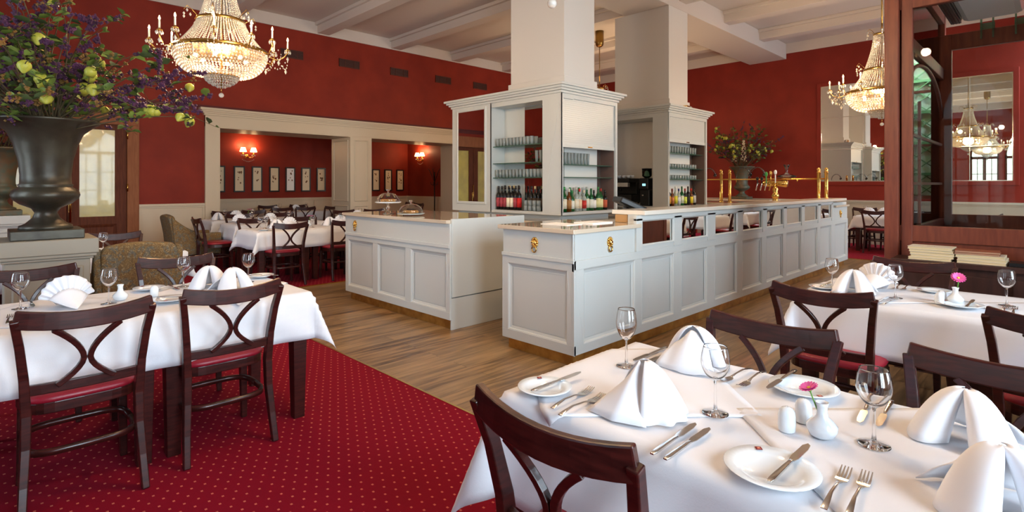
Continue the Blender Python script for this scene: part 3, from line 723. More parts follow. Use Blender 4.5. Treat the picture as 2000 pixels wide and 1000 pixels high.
# ---- tableware prototypes
def make_wine(R=.039, H=.19, hb=.095):
    t = thing('wine_glass', '', 'glass')
    zb = H-hb
    o_ = crv([(.004, zb), (.013, zb+.003), (R*.72, zb+hb*.18), (R, zb+hb*.46), (R*.95, zb+hb*.76), (R*.82, H-.001)], 5)
    i_ = [(r-.0012, z) for r, z in reversed(crv([(.012, zb+.005), (R*.72, zb+hb*.2), (R, zb+hb*.46), (R*.95, zb+hb*.76), (R*.82, H-.001)], 5))]
    obj('bowl', MB().lathe(o_+[(R*.82-.0003, H), (R*.82-.0009, H)]+i_+[(.001, zb+.0035)], seg=32), M_GL, t)
    obj('stem', MB().lathe([(.001, .004), (.011, .004), (.006, .012), (.0038, .03), (.0038, zb-.012), (.0045, zb-.003), (.008, zb+.001), (.001, zb+.002)], seg=14), M_GL, t)
    obj('foot', MB().lathe([(.001, 0), (.034, 0), (.0355, .0006), (.036, .0014), (.0355, .002), (.02, .0042), (.008, .009), (.001, .0095)], seg=32), M_GL, t)
    return t
M_GL = mat('wine_glass_crystal', (255,255,255), 0.0, trans=1, ior=1.45)
wine = Proto(make_wine)
tallwine = Proto(lambda: make_wine(.036, .205, .11))
def make_plate(R=.085):
    t = thing('side_plate', '', 'plate')
    obj('dish', MB().lathe([(.001, .003), (R*.58, .003), (R*.68, .007), (R*.98, .015), (R, .0165), (R*.985, .018), (R*.68, .011), (R*.6, .006), (.001, .0055)], seg=40), M_PORC, t)
    e = obj('emblem', MB().box(-.007, .007, R*.84-.007, R*.84+.007, .0160, .0172), M_CRIM, t)
    obj('emblem_mark', MB().box(-.003, .003, R*.84-.001, R*.84+.003, .0172, .0174).box(-.004, .004, R*.84-.004, R*.84-.003, .0172, .0174), mat('emblem_pale', (220,150,120), .5), e)
    return t
plate = Proto(make_plate)
bigplate = Proto(lambda: make_plate(.1))
def make_knife():     # along +y, handle at the origin end
    t = thing('table_knife', '', 'cutlery'); L = .235
    m = MB(); n = 8
    w = [.010, .013, .0125, .012, .011, .0105, .010, .009, .008]; h = [.004, .006, .0065, .0065, .006, .006, .0055, .005, .005]
    m.bar([(0, .125*i/n, .0045) for i in range(n+1)], w, h, (1,0,0), True); obj('handle', m, M_STEEL, t, bevel=.001)
    m = MB(); L0 = .125
    poly = [(-.006, L0), (.006, L0), (.0095, L0+.015), (.0095, L0+.075), (.006, L0+.1), (-.002, L0+.108), (-.0085, L0+.09), (-.009, L0+.02)]
    m.prism(poly, .0035, .0055); obj('blade', m, M_STEEL, t)
    return t
knife = Proto(make_knife)
def make_fork():      # along +y, tines at +y end
    t = thing('table_fork', '', 'cutlery')
    m = MB(); ys = [0, .02, .06, .11, .135]; m.bar([(0, y, .004+.010*math.sin(PI*y/.14)) for y in ys], [.014,.012,.007,.006,.012], [.003]*5, (1,0,0), True); obj('handle', m, M_STEEL, t, bevel=.001)
    m = MB(); m.bar([(0, .133, .005), (0, .145, .003), (0, .158, .002)], [.012,.024,.025], .002, (1,0,0))
    for s in (-1.5, -.5, .5, 1.5): m.bar([(s*.0065, .157, .002), (s*.0065, .18, .003), (s*.0065, .205, .010)], [.0045,.004,.002], .002, (1,0,0))
    obj('tines', m, M_STEEL, t)
    return t
fork = Proto(make_fork)
def make_napfan():
    # pleated fan standing on a folded triangle; front toward -y
    t = thing('folded_napkin', '', 'napkin')
    N = 9
    def fan(u, v):
        a = -1.35+2.7*u; off = .0125*math.sin(2*PI*N*u)*(.1+.9*v**.8); r = .015+.125*v*(.95+.05*math.cos(2*a))
        return (r*math.sin(a)*.95, off+.035*v-.012, .018+r*max(-.12, math.cos(a))*1.04+.01*abs(math.sin(a)))
    obj('pleated_fan', MB().grid(fan, N*8, 8), M_NAP, t, solid=.0022)
    m = MB()
    def tri(u, v):
        y = -.115*v; w = (.085*(1-v)+.0)*(u*2-1); z = .095*(1-v)**1.25*(1-.5*abs(u*2-1)**2)+.003
        return (w, y+.0, z)
    m.grid(tri, 12, 8)
    def leg(u, v): return (.09*(u*2-1)*(1-.75*v), .095*v+.012, (.10*(1-v)**1.1)*(1-.3*abs(u*2-1))+.003)
    m.grid(leg, 10, 6); obj('folded_base', m, M_NAP, t, solid=.003)
    return t
napfan = Proto(make_napfan)
def make_naparch():
    # a folded napkin whose two cone-shaped wings lean together in a rounded peak; front toward -y
    t = thing('folded_napkin', '', 'napkin'); h = .135
    def wing(s):
        def g(u, v):
            v = .04+.96*v; th = math.radians(190+250*u); r = .056*v**.6*(1+.10*math.sin(3*th)*v)
            return (s*(.066*v**.85+r*math.cos(th)*.86), -.035*v+r*math.sin(th)*1.05, max(.002, h*(1-v**1.7)+.002+.006*math.sin(th*2)*v*(1-v)))
        return g
    for s in (-1, 1): obj('curled_wing', MB().grid(wing(s), 22, 10), M_NAP, t, solid=.0026)
    def bk(u, v):
        q = u*2-1; return (q*(.03+.075*v), .005+.105*v+.012*math.cos(3*q), max(.002, (h-.012)*(1-v**1.35)*(1-.35*abs(q)**2*(1-v))+.002+.004*math.sin(7*q)*v))
    obj('back_fold', MB().grid(bk, 14, 8), M_NAP, t, solid=.0026)
    return t
naparch = Proto(make_naparch)
def make_naptent():
    # napkin with a peak from which soft pleats fall to one side and a flat flap to the front (-y)
    t = thing('folded_napkin', '', 'napkin'); h = .142
    def pl(u, v):
        v = .03+.97*v; th = math.radians(-75+235*u); r = .118*v**.85+.0075*v*math.sin(2*PI*7*u)+.004
        return (r*math.cos(th)*.95, .02+r*math.sin(th)*.85, max(.002, h*(1-v**1.45)+.004*math.sin(2*PI*7*u)*v*(1-v)+.002))
    obj('pleated_side', MB().grid(pl, 84, 10), M_NAP, t, solid=.0022)
    def fl(u, v):
        q = u*2-1; return (-.015+q*(.012+.078*v)-.02*v, .015-.125*v+.022*abs(q)*v, max(.002, (h-.004)*(1-v**1.1)*(1-.28*abs(q)**1.5)+.002))
    obj('front_flap', MB().grid(fl, 14, 8), M_NAP, t, solid=.0026)
    return t
naptent = Proto(make_naptent)
def make_shaker(n=1):
    t = thing('salt_shaker', '', 'shaker')
    obj('body', MB().lathe([(.019, 0), (.021, .003), (.0215, .02), (.021, .04), (.019, .052), (.013, .06), (.005, .0635), (.001, .064)], seg=28), M_PORC, t)
    h = MB()
    for k in range(3): h.lathe([(.0011, 0), (.001, .0006)], (.004*math.cos(k*2.1), .004*math.sin(k*2.1), .0633), 6)
    obj('hole', h, M_BLACK, t); return t
shaker = Proto(make_shaker)
def make_vase():
    t = thing('bud_vase', '', 'vase')
    obj('body', MB().lathe([(.022, 0), (.03, .006), (.036, .02), (.036, .03), (.026, .042), (.015, .052), (.012, .065), (.013, .078), (.0165, .088), (.0145, .0885), (.011, .078), (.010, .06), (.001, .055)], seg=32), M_PORC, t); return t
vase = Proto(make_vase)
def make_gerbera():
    t = thing('gerbera_flower', '', 'flower')
    obj('stem', MB().tube([(0,0,.03), (.002,.002,.08), (.008,.004,.115), (.014,.006,.135)], .0022, 6), mat('fresh_green', (96,150,60), .5), t)
    m = MB(); c = Vector((.016, .007, .137))
    for ring, (n, L, tilt) in enumerate(((16, .030, .25), (14, .024, .5))):
        for k in range(n):
            a = 2*PI*k/n+ring*.2; d = Vector((math.cos(a), math.sin(a), tilt)); s_ = Vector((-math.sin(a), math.cos(a), 0))
            p = [c+d*.004-s_*.0015, c+d*.004+s_*.0015, c+d*L*.6+s_*.0045, c+d*L*.95+s_*.003, c+d*L, c+d*L*.95-s_*.003, c+d*L*.6-s_*.0045]
            m.add(p, [(0,1,2,6),(6,2,3,5),(5,3,4)])
    obj('petals', m, M_PINK, t, solid=.0006)
    obj('flower_heart', MB().sphere((.016,.007,.141), .006, 10, 6, sz=.6), mat('yellow_heart', (232,206,80), .7), t)
    obj('sepal', MB().lathe([(.002, -.012), (.006, -.004), (.008, 0)], (.015,.007,.137), 10), mat('fresh_green', (96,150,60), .5), t)
    return t
gerbera = Proto(make_gerbera)
ZT = .7685     # top of the cloth;  the over-cloth adds a few millimetres
ZO = .7735
D = math.radians

# ---- A: nearest table (front edge of the room), x 1.19-1.94, y down to -0.4
table(1.19, 1.93, .43, 1.22, 'dark wooden table under the nearest white cloth, end by the plank floor', 'nearest tables'); table(1.19, 1.93, -.38, .41, 'dark wooden table under the nearest white cloth, end away from the plank floor', 'nearest tables')
cloth(1.18, 1.94, -.39, 1.23, .33, 'large white tablecloth on the nearest table, laid for four', .03, seed=3)
overlay(1.22, .33, .38, 1.18, 1.94, -.39, 1.23, 'square white over-cloth under the nearest bread plate and the bud vase', 4) if False else None
overlay(1.56, .22, .44, 1.18, 1.94, -.39, 1.23, 'square white over-cloth laid diagonally under the side-view gerbera vase', 3)
overlay(1.56, 1.02, .44, 1.18, 1.94, -.39, 1.23, 'square white over-cloth at the end of the nearest table, under the bread plate', 3)
RX = -PI/2     # a +y piece turned to point along +x
chair('dark chair with red seat, nearest of all, its back to the near table plates', (.99, .82, .008), RX)
chair('dark chair facing the near table from beyond it, beside the plank floor', (2.12, .79, 0), PI/2)
chair('dark chair facing the near table from beyond it, right behind the big arched napkin', (2.12, .11, 0), PI/2)
tallwine('tall wine glass at the corner of the nearest table, before the bar', (1.64, 1.08, ZO))
wine('wine glass in front of the twisted napkin beside the forks, nearest table', (1.48, .68, ZO))
wine('large wine glass standing closest to the camera, in front of the dark chair backs', (1.58, .32, ZO))
naptent('white peaked napkin with soft pleats in front of the nearest chair', (1.34, .83, ZO), -PI/2+.1)
naparch('white two-peaked napkin at the far edge of the nearest table, behind a glass', (1.83, .92, ZO), PI/2+.1)
naparch('white napkin rolled into an open arch behind the big wine glass', (1.76, .16, ZO), -PI/2-.25)
naparch('white napkin cut by the edge of the picture, closest to the corner', (1.43, .08, ZO), -PI/2+.5)
plate('white bread plate with crimson emblem at the end of the nearest table', (1.26, 1.13, ZO), -.6)
bigplate('white plate on the far edge of the nearest table beside the pink gerbera', (1.84, .56, ZO), 2.4)
bigplate('white bread plate with crimson emblem in front of the shakers', (1.26, .45, ZO), -.9)
def lay(f, lab, a, b, z=ZO, group=None):
    return f(lab, (a[0], a[1], z), math.atan2(b[1]-a[1], b[0]-a[0])-PI/2, group)
def lay_tilt(o, e, z): o.rotation_euler[0] = e; o.location[2] = z; return o
lay_tilt(lay(knife, 'butter knife lying across the bread plate at the table end', (1.20, 1.13), (1.44, 1.12)), .02, ZO+.0115)
lay(knife, 'outer dinner knife beside the peaked pleated napkin', (1.14, .68), (1.41, .685)); lay(knife, 'inner dinner knife nearer the plate with the emblem', (1.14, .645), (1.38, .645))
lay(knife, 'dinner knife at the far edge between tall glass and curled napkin', (1.93, 1.085), (1.68, 1.09)); lay(knife, 'second dinner knife at the far edge, nearer the curled napkin', (1.93, 1.045), (1.67, 1.045))
lay_tilt(lay(knife, 'knife lying on the plate beside the pink gerbera', (1.96, .62), (1.72, .63)), -.02, ZO+.018)
lay_tilt(lay(knife, 'butter knife lying on the emblem plate in front of the shakers', (1.19, .43), (1.44, .42)), .02, ZO+.0125)
lay(fork, 'fork beside the peaked pleated napkin, nearer the bread plate', (1.17, 1.02), (1.42, 1.035)); lay(fork, 'fork closest to the peaked pleated napkin', (1.15, .975), (1.38, .975))
lay(fork, 'dark fork at the far edge beside the twisted napkin', (1.92, .75), (1.74, .77)); lay(fork, 'second dark fork at the far edge beside the plate', (1.92, .705), (1.74, .71))
lay(fork, 'upright-pointing fork at the lower picture edge, beside the emblem plate', (1.19, .325), (1.42, .335)); lay(fork, 'fork at the lower picture edge next to the corner napkin', (1.2, .285), (1.43, .298))
lay(knife, 'knife behind the foot of the big wine glass', (1.92, .395), (1.67, .375)); lay(knife, 'second knife, under the bowl of the big wine glass', (1.93, .345), (1.67, .335))
shaker('white salt shaker in front, beside the bud vase of the nearest table', (1.51, .50, ZO)); shaker('white pepper shaker half hidden behind the salt shaker', (1.60, .487, ZO))
vase('white porcelain bud vase next to the two shakers on the nearest table', (1.54, .425, ZO))
g = gerbera('pink gerbera seen from the side in the nearest bud vase', (1.54, .425, ZO), 0); g.rotation_euler = (-.28, -.28, 0); g.location = (1.55, .415, ZO+.008); g.scale = (.8,.8,.85)

# ---- B: table in front of the vestibule, x 3.45-4.28, y 1.1 down to -.5
table(3.46, 4.26, .3, 1.08, 'dark wooden table under the white cloth before the vestibule, end by the bar', 'tables before the vestibule'); table(3.46, 4.26, -.5, .28, 'dark wooden table under the white cloth before the vestibule, end away from the bar', 'tables before the vestibule')
cloth(3.45, 4.27, -.51, 1.09, .29, 'white tablecloth with shadows of chairs before the glass vestibule', .035, seed=8)
overlay(3.86, .80, .46, 3.45, 4.27, -.51, 1.09, 'diagonal white over-cloth whose tip hangs behind a chair back, before the vestibule', 8)
overlay(3.86, -.1, .46, 3.45, 4.27, -.51, 1.09, 'diagonal white over-cloth cut by the picture edge, before the vestibule', 8)
chair('dark chair with red seat in front of the vestibule table, its back to us', (3.16, .86, 0), RX)
chair('dark chair cut by the picture edge in front of the vestibule table', (3.16, -.02, 0), RX)
chair('dark chair between the vestibule table and the book bench', (4.62, .72, 0), PI/2)
chair('dark chair beyond the vestibule table, next to the bar end', (4.66, 1.0+.1, 0), PI/2) if False else None
wine('wine glass nearest the bar front on the vestibule table', (3.75, .98, ZO)); wine('wine glass beside the pointed napkins on the vestibule table', (3.72, .65, ZO)); wine('wine glass by the picture edge on the vestibule table', (3.91, .19, ZO))
naparch('white pointed napkin nearer the bar on the vestibule table', (3.74, .86, ZO), -PI/2); napfan('tall white pointed napkin beside the middle glass on the vestibule table', (3.92, .79, ZO), -PI/2-.2)
bigplate('white plate in front of the pink gerbera vase', (3.70, .36, ZO), -.6); plate('white side plate at the bar end of the vestibule table', (3.74, 1.02, ZO), .8); plate('white side plate on the far edge of the vestibule table', (4.08, .52, ZO), .4)
lay_tilt(lay(knife, 'knife lying on the plate in front of the pink gerbera vase', (3.62, .33), (3.84, .32)), .02, ZO+.0125)
lay(knife, 'knife between chair back and napkins on the vestibule table', (3.48, .69), (3.72, .68)); lay(knife, 'second knife beside the middle glass on the vestibule table', (3.47, .655), (3.70, .645))
lay(knife, 'knife on the side plate at the bar end of the vestibule table', (3.66, 1.02), (3.88, 1.02), ZO+.018)
lay(fork, 'fork behind the chair top on the vestibule table, nearer the bar', (3.54, .94), (3.77, .94)); lay(fork, 'fork behind the chair top on the vestibule table, nearer the napkins', (3.54, .905), (3.77, .905))
lay(fork, 'fork by the last chair back at the picture edge', (3.66, .19), (3.88, .19)); lay(fork, 'second fork by the last chair back at the picture edge', (3.66, .155), (3.88, .155))
lay(fork, 'fork at the far edge beside the standing napkin, vestibule table', (4.22, .70), (4.0, .71)); lay(fork, 'second fork at the far edge, vestibule table', (4.22, .66), (4.0, .67))
shaker('white salt shaker beside the upright pink gerbera', (3.71, .45, ZO)); shaker('white pepper shaker hidden behind the salt shaker on the vestibule table', (3.79, .45, ZO))
vase('white bud vase holding the open pink gerbera', (3.78, .39, ZO))
g = gerbera('open pink gerbera facing us above the vestibule table', (3.78, .39, ZO), PI); g.rotation_euler[1] = .0
g.rotation_euler = (0, -.75, .35); g.location = (3.84, .40, ZO+.015); g.scale = (1.15,)*3

# ---- C: left table, x -0.12-1.43, y 3.2-4.05
table(.67, 1.43, 3.21, 4.04, 'dark wooden table at the carpet edge under the white cloth before the pedestal', 'tables before the pedestal'); table(-.12, .64, 3.21, 4.04, 'dark wooden table joined to it under the picture edge end of the same cloth', 'tables before the pedestal')
cloth(-.14, 1.44, 3.2, 4.05, .28, 'long white tablecloth before the pedestal, corner tail hanging near the brass strip', .035, seed=12)
overlay(.28, 3.62, .46, -.14, 1.44, 3.2, 4.05, 'diagonal white over-cloth behind the X of the first chair, before the pedestal', 12)
overlay(1.02, 3.62, .46, -.14, 1.44, 3.2, 4.05, 'diagonal white over-cloth behind the X of the second chair, near the carpet edge', 12)
chair('dark chair with red seat, first at the pedestal table, cut by the lower corner', (.335, 3.04, .008), .0)
chair('dark chair with red seat at the carpet edge, its back to us', (.945, 3.09, .008), .0)
chair('dark chair beyond the long cloth, in front of the stone-grey pedestal', (.22, 4.5, .008), PI)
chair('dark chair beyond the long cloth, in front of the patterned armchair', (1.02, 4.47, .008), PI-.12)
wine('wine glass left of the big white napkin before the pedestal', (.15, 3.8, ZO)); wine('wine glass between the big napkin and the white vase', (.5, 3.63, ZO)); wine('wine glass before the patterned armchair, beside the curled napkins', (.92, 3.9, ZO)); wine('wine glass at the end of the long cloth near the side plate', (1.27, 3.78, ZO))
napfan('large white napkin fan above the first chair back', (.335, 3.68, ZO), .2); naparch('white curled napkin before the patterned armchair', (1.03, 3.76, ZO), -.3); naparch('white rounded napkin above the second chair back', (1.11, 3.58, ZO), .4)
vase('empty white bud vase between chair backs on the long cloth', (.56, 3.69, ZO)); shaker('white shaker beside the empty bud vase', (.72, 3.68, ZO))
bigplate('white plate with crimson emblem between the two chair backs', (.76, 3.47, ZO), 2.6); plate('white side plate at the end of the long cloth', (1.40, 3.92, ZO), 1); plate('white side plate before the patterned armchair', (.74, 3.93, ZO), .3)
lay_tilt(lay(knife, 'dark red knife resting on the plate between the chair backs', (.70, 3.52), (.86, 3.40)), .02, ZO+.015)
lay_tilt(lay(knife, 'knife across the side plate at the end of the long cloth', (1.34, 3.98), (1.46, 3.80)), .02, ZO+.0125)
lay(fork, 'fork left of the first chair back on the long cloth', (.09, 3.42), (.11, 3.66)); lay(fork, 'second fork left of the first chair back', (.135, 3.42), (.155, 3.66))
lay(knife, 'knife before the curled napkin on the long cloth', (.86, 4.02), (.87, 3.80)); lay(knife, 'spare knife by the first glass on the long cloth', (.2, 4.02), (.2, 3.80))

# ---- D, E, F: rows of tables toward the portal (more of each label built from its place)
def row(x0s, y0, W, lab, seed, wtab=.74, drop=.27):
    for k, x in enumerate(x0s): table(x, x+wtab, y0, y0+W, 'dark table '+lab+', '+('first', 'second', 'third')[k]+' from the carpet side', 'tables '+lab)
    cloth(x0s[0]-.01, x0s[-1]+wtab+.01, y0-.01, y0+W+.01, drop, 'white tablecloth '+lab, .06, seed=seed)
row([2.75, 3.53, 4.31], 7.79, .76, 'beside the grey service counter', 21)
row([2.95, 3.74], 9.3, .74, 'in the middle row before the portal', 22)
row([3.0, 3.79], 10.72, .7, 'close to the portal jamb', 23)
row([5.0, 5.79], 9.3, .74, 'behind the service counter before the pier', 24)
row([.0, .74], 6.25, .72, 'behind the patterned armchair', 25)
row([4.9, 5.7], 13.1, .7, 'inside the alcove under the pictures', 26)
for x, y, rz, l in ((3.06, 7.52, 0, 'its back to us, first beside the service counter'), (3.90, 7.52, 0, 'its back to us, half hidden by the service counter'), (3.08, 8.86, PI, 'facing us across the cloth beside the service counter, first'), (3.85, 8.84, PI, 'facing us across the cloth beside the service counter, second'),
    (2.50, 9.55, RX, 'turned side-on before the wing armchair'), (3.35, 10.36, PI, 'facing us in the middle row, first'), (4.1, 10.38, PI, 'facing us in the middle row, second'), (5.4, 10.38, PI, 'facing us before the panelled pier'), (6.1, 10.38, PI, 'facing us, nearest the second opening'),
    (3.5, 11.68, PI, 'by the portal jamb, first'), (4.05, 11.68, PI, 'by the portal jamb, second'), (5.0, 12.72, 0, 'inside the first opening, nearer the jamb'), (5.55, 12.72, 0, 'inside the first opening, nearer the pier'), (6.2, 12.7, .3, 'inside the first opening next to the pier'), (5.25, 14.15, PI, 'against the alcove wainscot, first'), (6.05, 14.15, PI, 'against the alcove wainscot, second'),
    (1.06, 7.2, PI, 'behind the patterned armchair, only its top rail showing'), (.35, 7.2, PI, 'behind the pedestal, beyond the patterned armchair'), (8.9, 12.9, PI/2, 'in the second opening near the coat stand'), (9.15, 13.7, PI/2, 'in the second opening beside the alcove wall')):
    chair('dark chair '+l, (x, y, .008), rz)
k = 0
for (x, y, l) in ((2.88, 8.1, 'beside the service counter cloth end'), (3.62, 8.0, 'right of the first chair back by the service counter'), (4.17, 8.19, 'near the service counter edge'), (3.28, 9.6, 'in the middle row'), (3.95, 9.7, 'in the middle row toward the pier'), (3.28, 11.0, 'by the portal jamb row'), (3.8, 11.05, 'by the portal jamb row near the pink flower'), (5.3, 9.6, 'on the cloth before the panelled pier'), (5.9, 9.7, 'on the cloth near the cake domes'), (.85, 6.5, 'behind the patterned armchair'), (5.2, 13.3, 'in the alcove on the cloth'), (5.9, 13.4, 'in the alcove near the pier'), (4.5, 8.1, 'hidden in part by the service counter'), (3.05, 8.35, 'on the cloth corner beside the service counter')):
    wine('small distant wine glass '+l, (x, y, ZT))
for (x, y, l) in ((3.17, 8.25, 'beside the first chair back by the service counter'), (3.36, 8.2, 'second on the cloth by the service counter'), (4.01, 8.25, 'between the two chair backs by the service counter'), (4.16, 8.15, 'close to the service counter edge'), (3.10, 9.62, 'at the end of the middle row'), (3.6, 9.6, 'in the middle row'), (3.15, 10.98, 'at the end of the portal jamb row'), (3.5, 11.05, 'second in the portal jamb row'), (5.2, 9.5, 'on the cloth before the panelled pier'), (5.75, 9.5, 'second on the cloth before the pier'), (5.1, 13.3, 'in the alcove'), (5.6, 13.3, 'in the alcove, second')):
    (naparch if int(x*100) % 2 else napfan)('folded white distant napkin '+l, (x, y, ZT), .3*(x % 1))
plate('white plate on the cloth end beside the service counter', (2.88, 7.93, ZT)); vase('distant white vase in the portal jamb row', (3.72, 11.1, ZT)); g = gerbera('distant pink flower before the portal opening', (3.72, 11.1, ZT)); g.scale = (1.9, 1.9, 1.2)
vase('distant white vase by the service counter row', (3.72, 8.35, ZT)); g = gerbera('distant pale pink flower by the service counter row', (3.72, 8.35, ZT)); g.scale = (1.6, 1.6, 1.1)

# ---- tables beyond the bar and vestibule
table(13.35, 14.1, 2.3, 3.05, 'dark table beyond the end of the bar'); cloth(13.34, 14.11, 2.29, 3.06, .27, 'white tablecloth beyond the end of the bar', .06, seed=31)
table(13.35, 14.1, 1.5, 2.25, 'second dark table beyond the end of the bar, behind the post'); cloth(13.34, 14.11, 1.49, 2.26, .27, 'second white tablecloth beyond the bar, behind the brown post', .06, seed=32)
for x, y, rz, l in ((14.35, 3.1, PI/2, 'against the far wainscot beyond the bar end'), (13.6, 3.42, PI, 'at the far table, side-on beyond the bar end'), (14.35, 2.5, PI/2, 'behind the far napkins'), (13.1, 2.62, RX, 'tucked under the far table'), (13.1, 1.9, RX, 'tucked under the far table near the brown post')):
    chair('dark chair '+l, (x, y, .008), rz)
for x, y, l in ((13.6, 2.85, 'nearest the bar end'), (13.75, 2.6, 'in the middle of the far cloth'), (13.8, 2.2, 'next to the brown post')): napfan('small white napkin fan beyond the bar, '+l, (x, y, ZT), -PI/2)
for x, y, l in ((13.9, 2.4, 'near the brown post'), (13.8, 2.95, 'at the bar end')): wine('tiny wine glass beyond the bar, '+l, (x, y, ZT))
for k, x in enumerate((8.6, 10.6, 12.4)):
    nm = ('first', 'second', 'third')[k]+' behind the vestibule'
    table(x, x+.76, -.5, .3, 'dark table '+nm); cloth(x-.01, x+.77, -.51, .31, .27, 'white tablecloth '+nm, .06, seed=40+k)
    chair('dark chair '+nm+' with its back toward the bar', (x+.38, .62, 0 if x < 11.5 else .008), PI)
    chair('dark chair '+nm+' standing against the table end', (x+1.1, -.05, 0 if x < 11.2 else .008), PI/2)
    wine('wine glass on the table '+nm, (x+.3, .0, ZT)); wine('second wine glass on the table '+nm, (x+.5, -.25, ZT)); naparch('white napkin on the table '+nm, (x+.45, -.1, ZT), -PI/2)
pm = thing('pepper_mill', 'dark green pepper mill seen through the vestibule glass', 'pepper mill', (8.75, -.12, ZT))
obj('body', MB().lathe([(.035, 0), (.036, .03), (.026, .06), (.022, .13), (.03, .2), (.033, .23)], seg=20), mat('dark_green_mill', (34,44,38), .35), pm); obj('head', MB().lathe([(.02, .235), (.036, .26), (.038, .29), (.026, .325), (.01, .345), (.001, .35)], seg=20), mat('dark_green_mill', (34,44,38), .35), pm)

# ---- patterned armchairs
def armchair(loc, rz, lab):
    t = thing('patterned_armchair', lab, 'armchair', loc, rz, 'armchairs in leaf-patterned cloth')
    W = .3
    m = MB()
    def back(u, v):
        q = u*2-1; top = .93-.035*q*q-(.03 if abs(q) > .93 else 0); z = .27+(top-.27)*v
        return (q*(W+.02*v), -.02-.09*v**1.4-.02*(1-q*q), z)
    m.grid(back, 16, 8); obj('backrest', m, M_PAIS, t, solid=.085, bevel=.02)
    for s in (-1, 1):
        m = MB()
        def wing(u, v):
            top = .62+.28*max(0, 1-u*1.6)**1.6+.0; z = .27+(top-.27)*v
            return (s*(W+.02+.02*v), -.06+.66*u-.06*v*(1-u), z)
        m.grid(wing, 16, 6); obj('wing_arm', m, M_PAIS, t, solid=.075, bevel=.02)
    obj('seat_cushion', MB().box(-W+.02, W-.02, .05, .6, .28, .47), M_PAIS, t, bevel=.03)
    obj('seat_base', MB().box(-W, W, -.02, .58, .22, .29), M_WOOD, t, bevel=.01)
    for sx in (-1, 1):
        for y in (.02, .54): obj('leg', MB().bar([(sx*(W-.03), y, .23), (sx*(W-.03), y, 0)], [.045,.03], [.045,.03], (1,0,0)), M_WOOD, t)
    return t
armchair((.97, 5.55, .008), -.06, 'leaf-patterned armchair seen from behind, between pedestal and portal').scale = (.84, .9, 1)
armchair((2.28, 10.2, .008), RX, 'leaf-patterned wing armchair side-on against the cream wainscot')

# ---- pedestals and urns with dry bouquets
def pedestal(cx, cy, lab, col):
    t = thing('pedestal', lab, 'pedestal', (cx, cy, .008)); m = MB()
    h = .3
    for a, z0, z1 in ((h, .875, .99), (h-.012, .85, .875), (h-.03, .83, .85), (h-.05, .12, .83), (h-.02, .0, .12)): m.box(-a, a, -a, a, z0, z1)
    fx = frame_xf((-h+.05, -h+.05, 0), (1,0,0), (0,-1,0)); pmould(m, fx, .04, 2*h-.14, .18, .78, ((0,0),(.01,.012),(.025,.006),(.03,0)))
    obj('body', m, col, t, bevel=.006); return t
def urn(loc, lab, m_, s=1.0):
    t = thing('flower_urn', lab, 'urn', loc); b = MB()
    prof = [(.17, .07), (.165, .10), (.13, .115), (.085, .16), (.07, .20), (.09, .235), (.16, .27), (.205, .31), (.215, .34), (.205, .375), (.17, .40), (.165, .41), (.175, .42), (.16, .43), (.158, .50), (.17, .62), (.20, .74), (.235, .83), (.295, .885), (.34, .915), (.35, .93), (.335, .937), (.28, .90), (.20, .84), (.001, .80)]
    b.lathe([(r*s, z*s) for r, z in prof], seg=40); obj('bowl', b, m_, t)
    obj('foot_plate', MB().box(-.22*s, .22*s, -.22*s, .22*s, 0, .072*s), m_, t, bevel=.006)
    return t
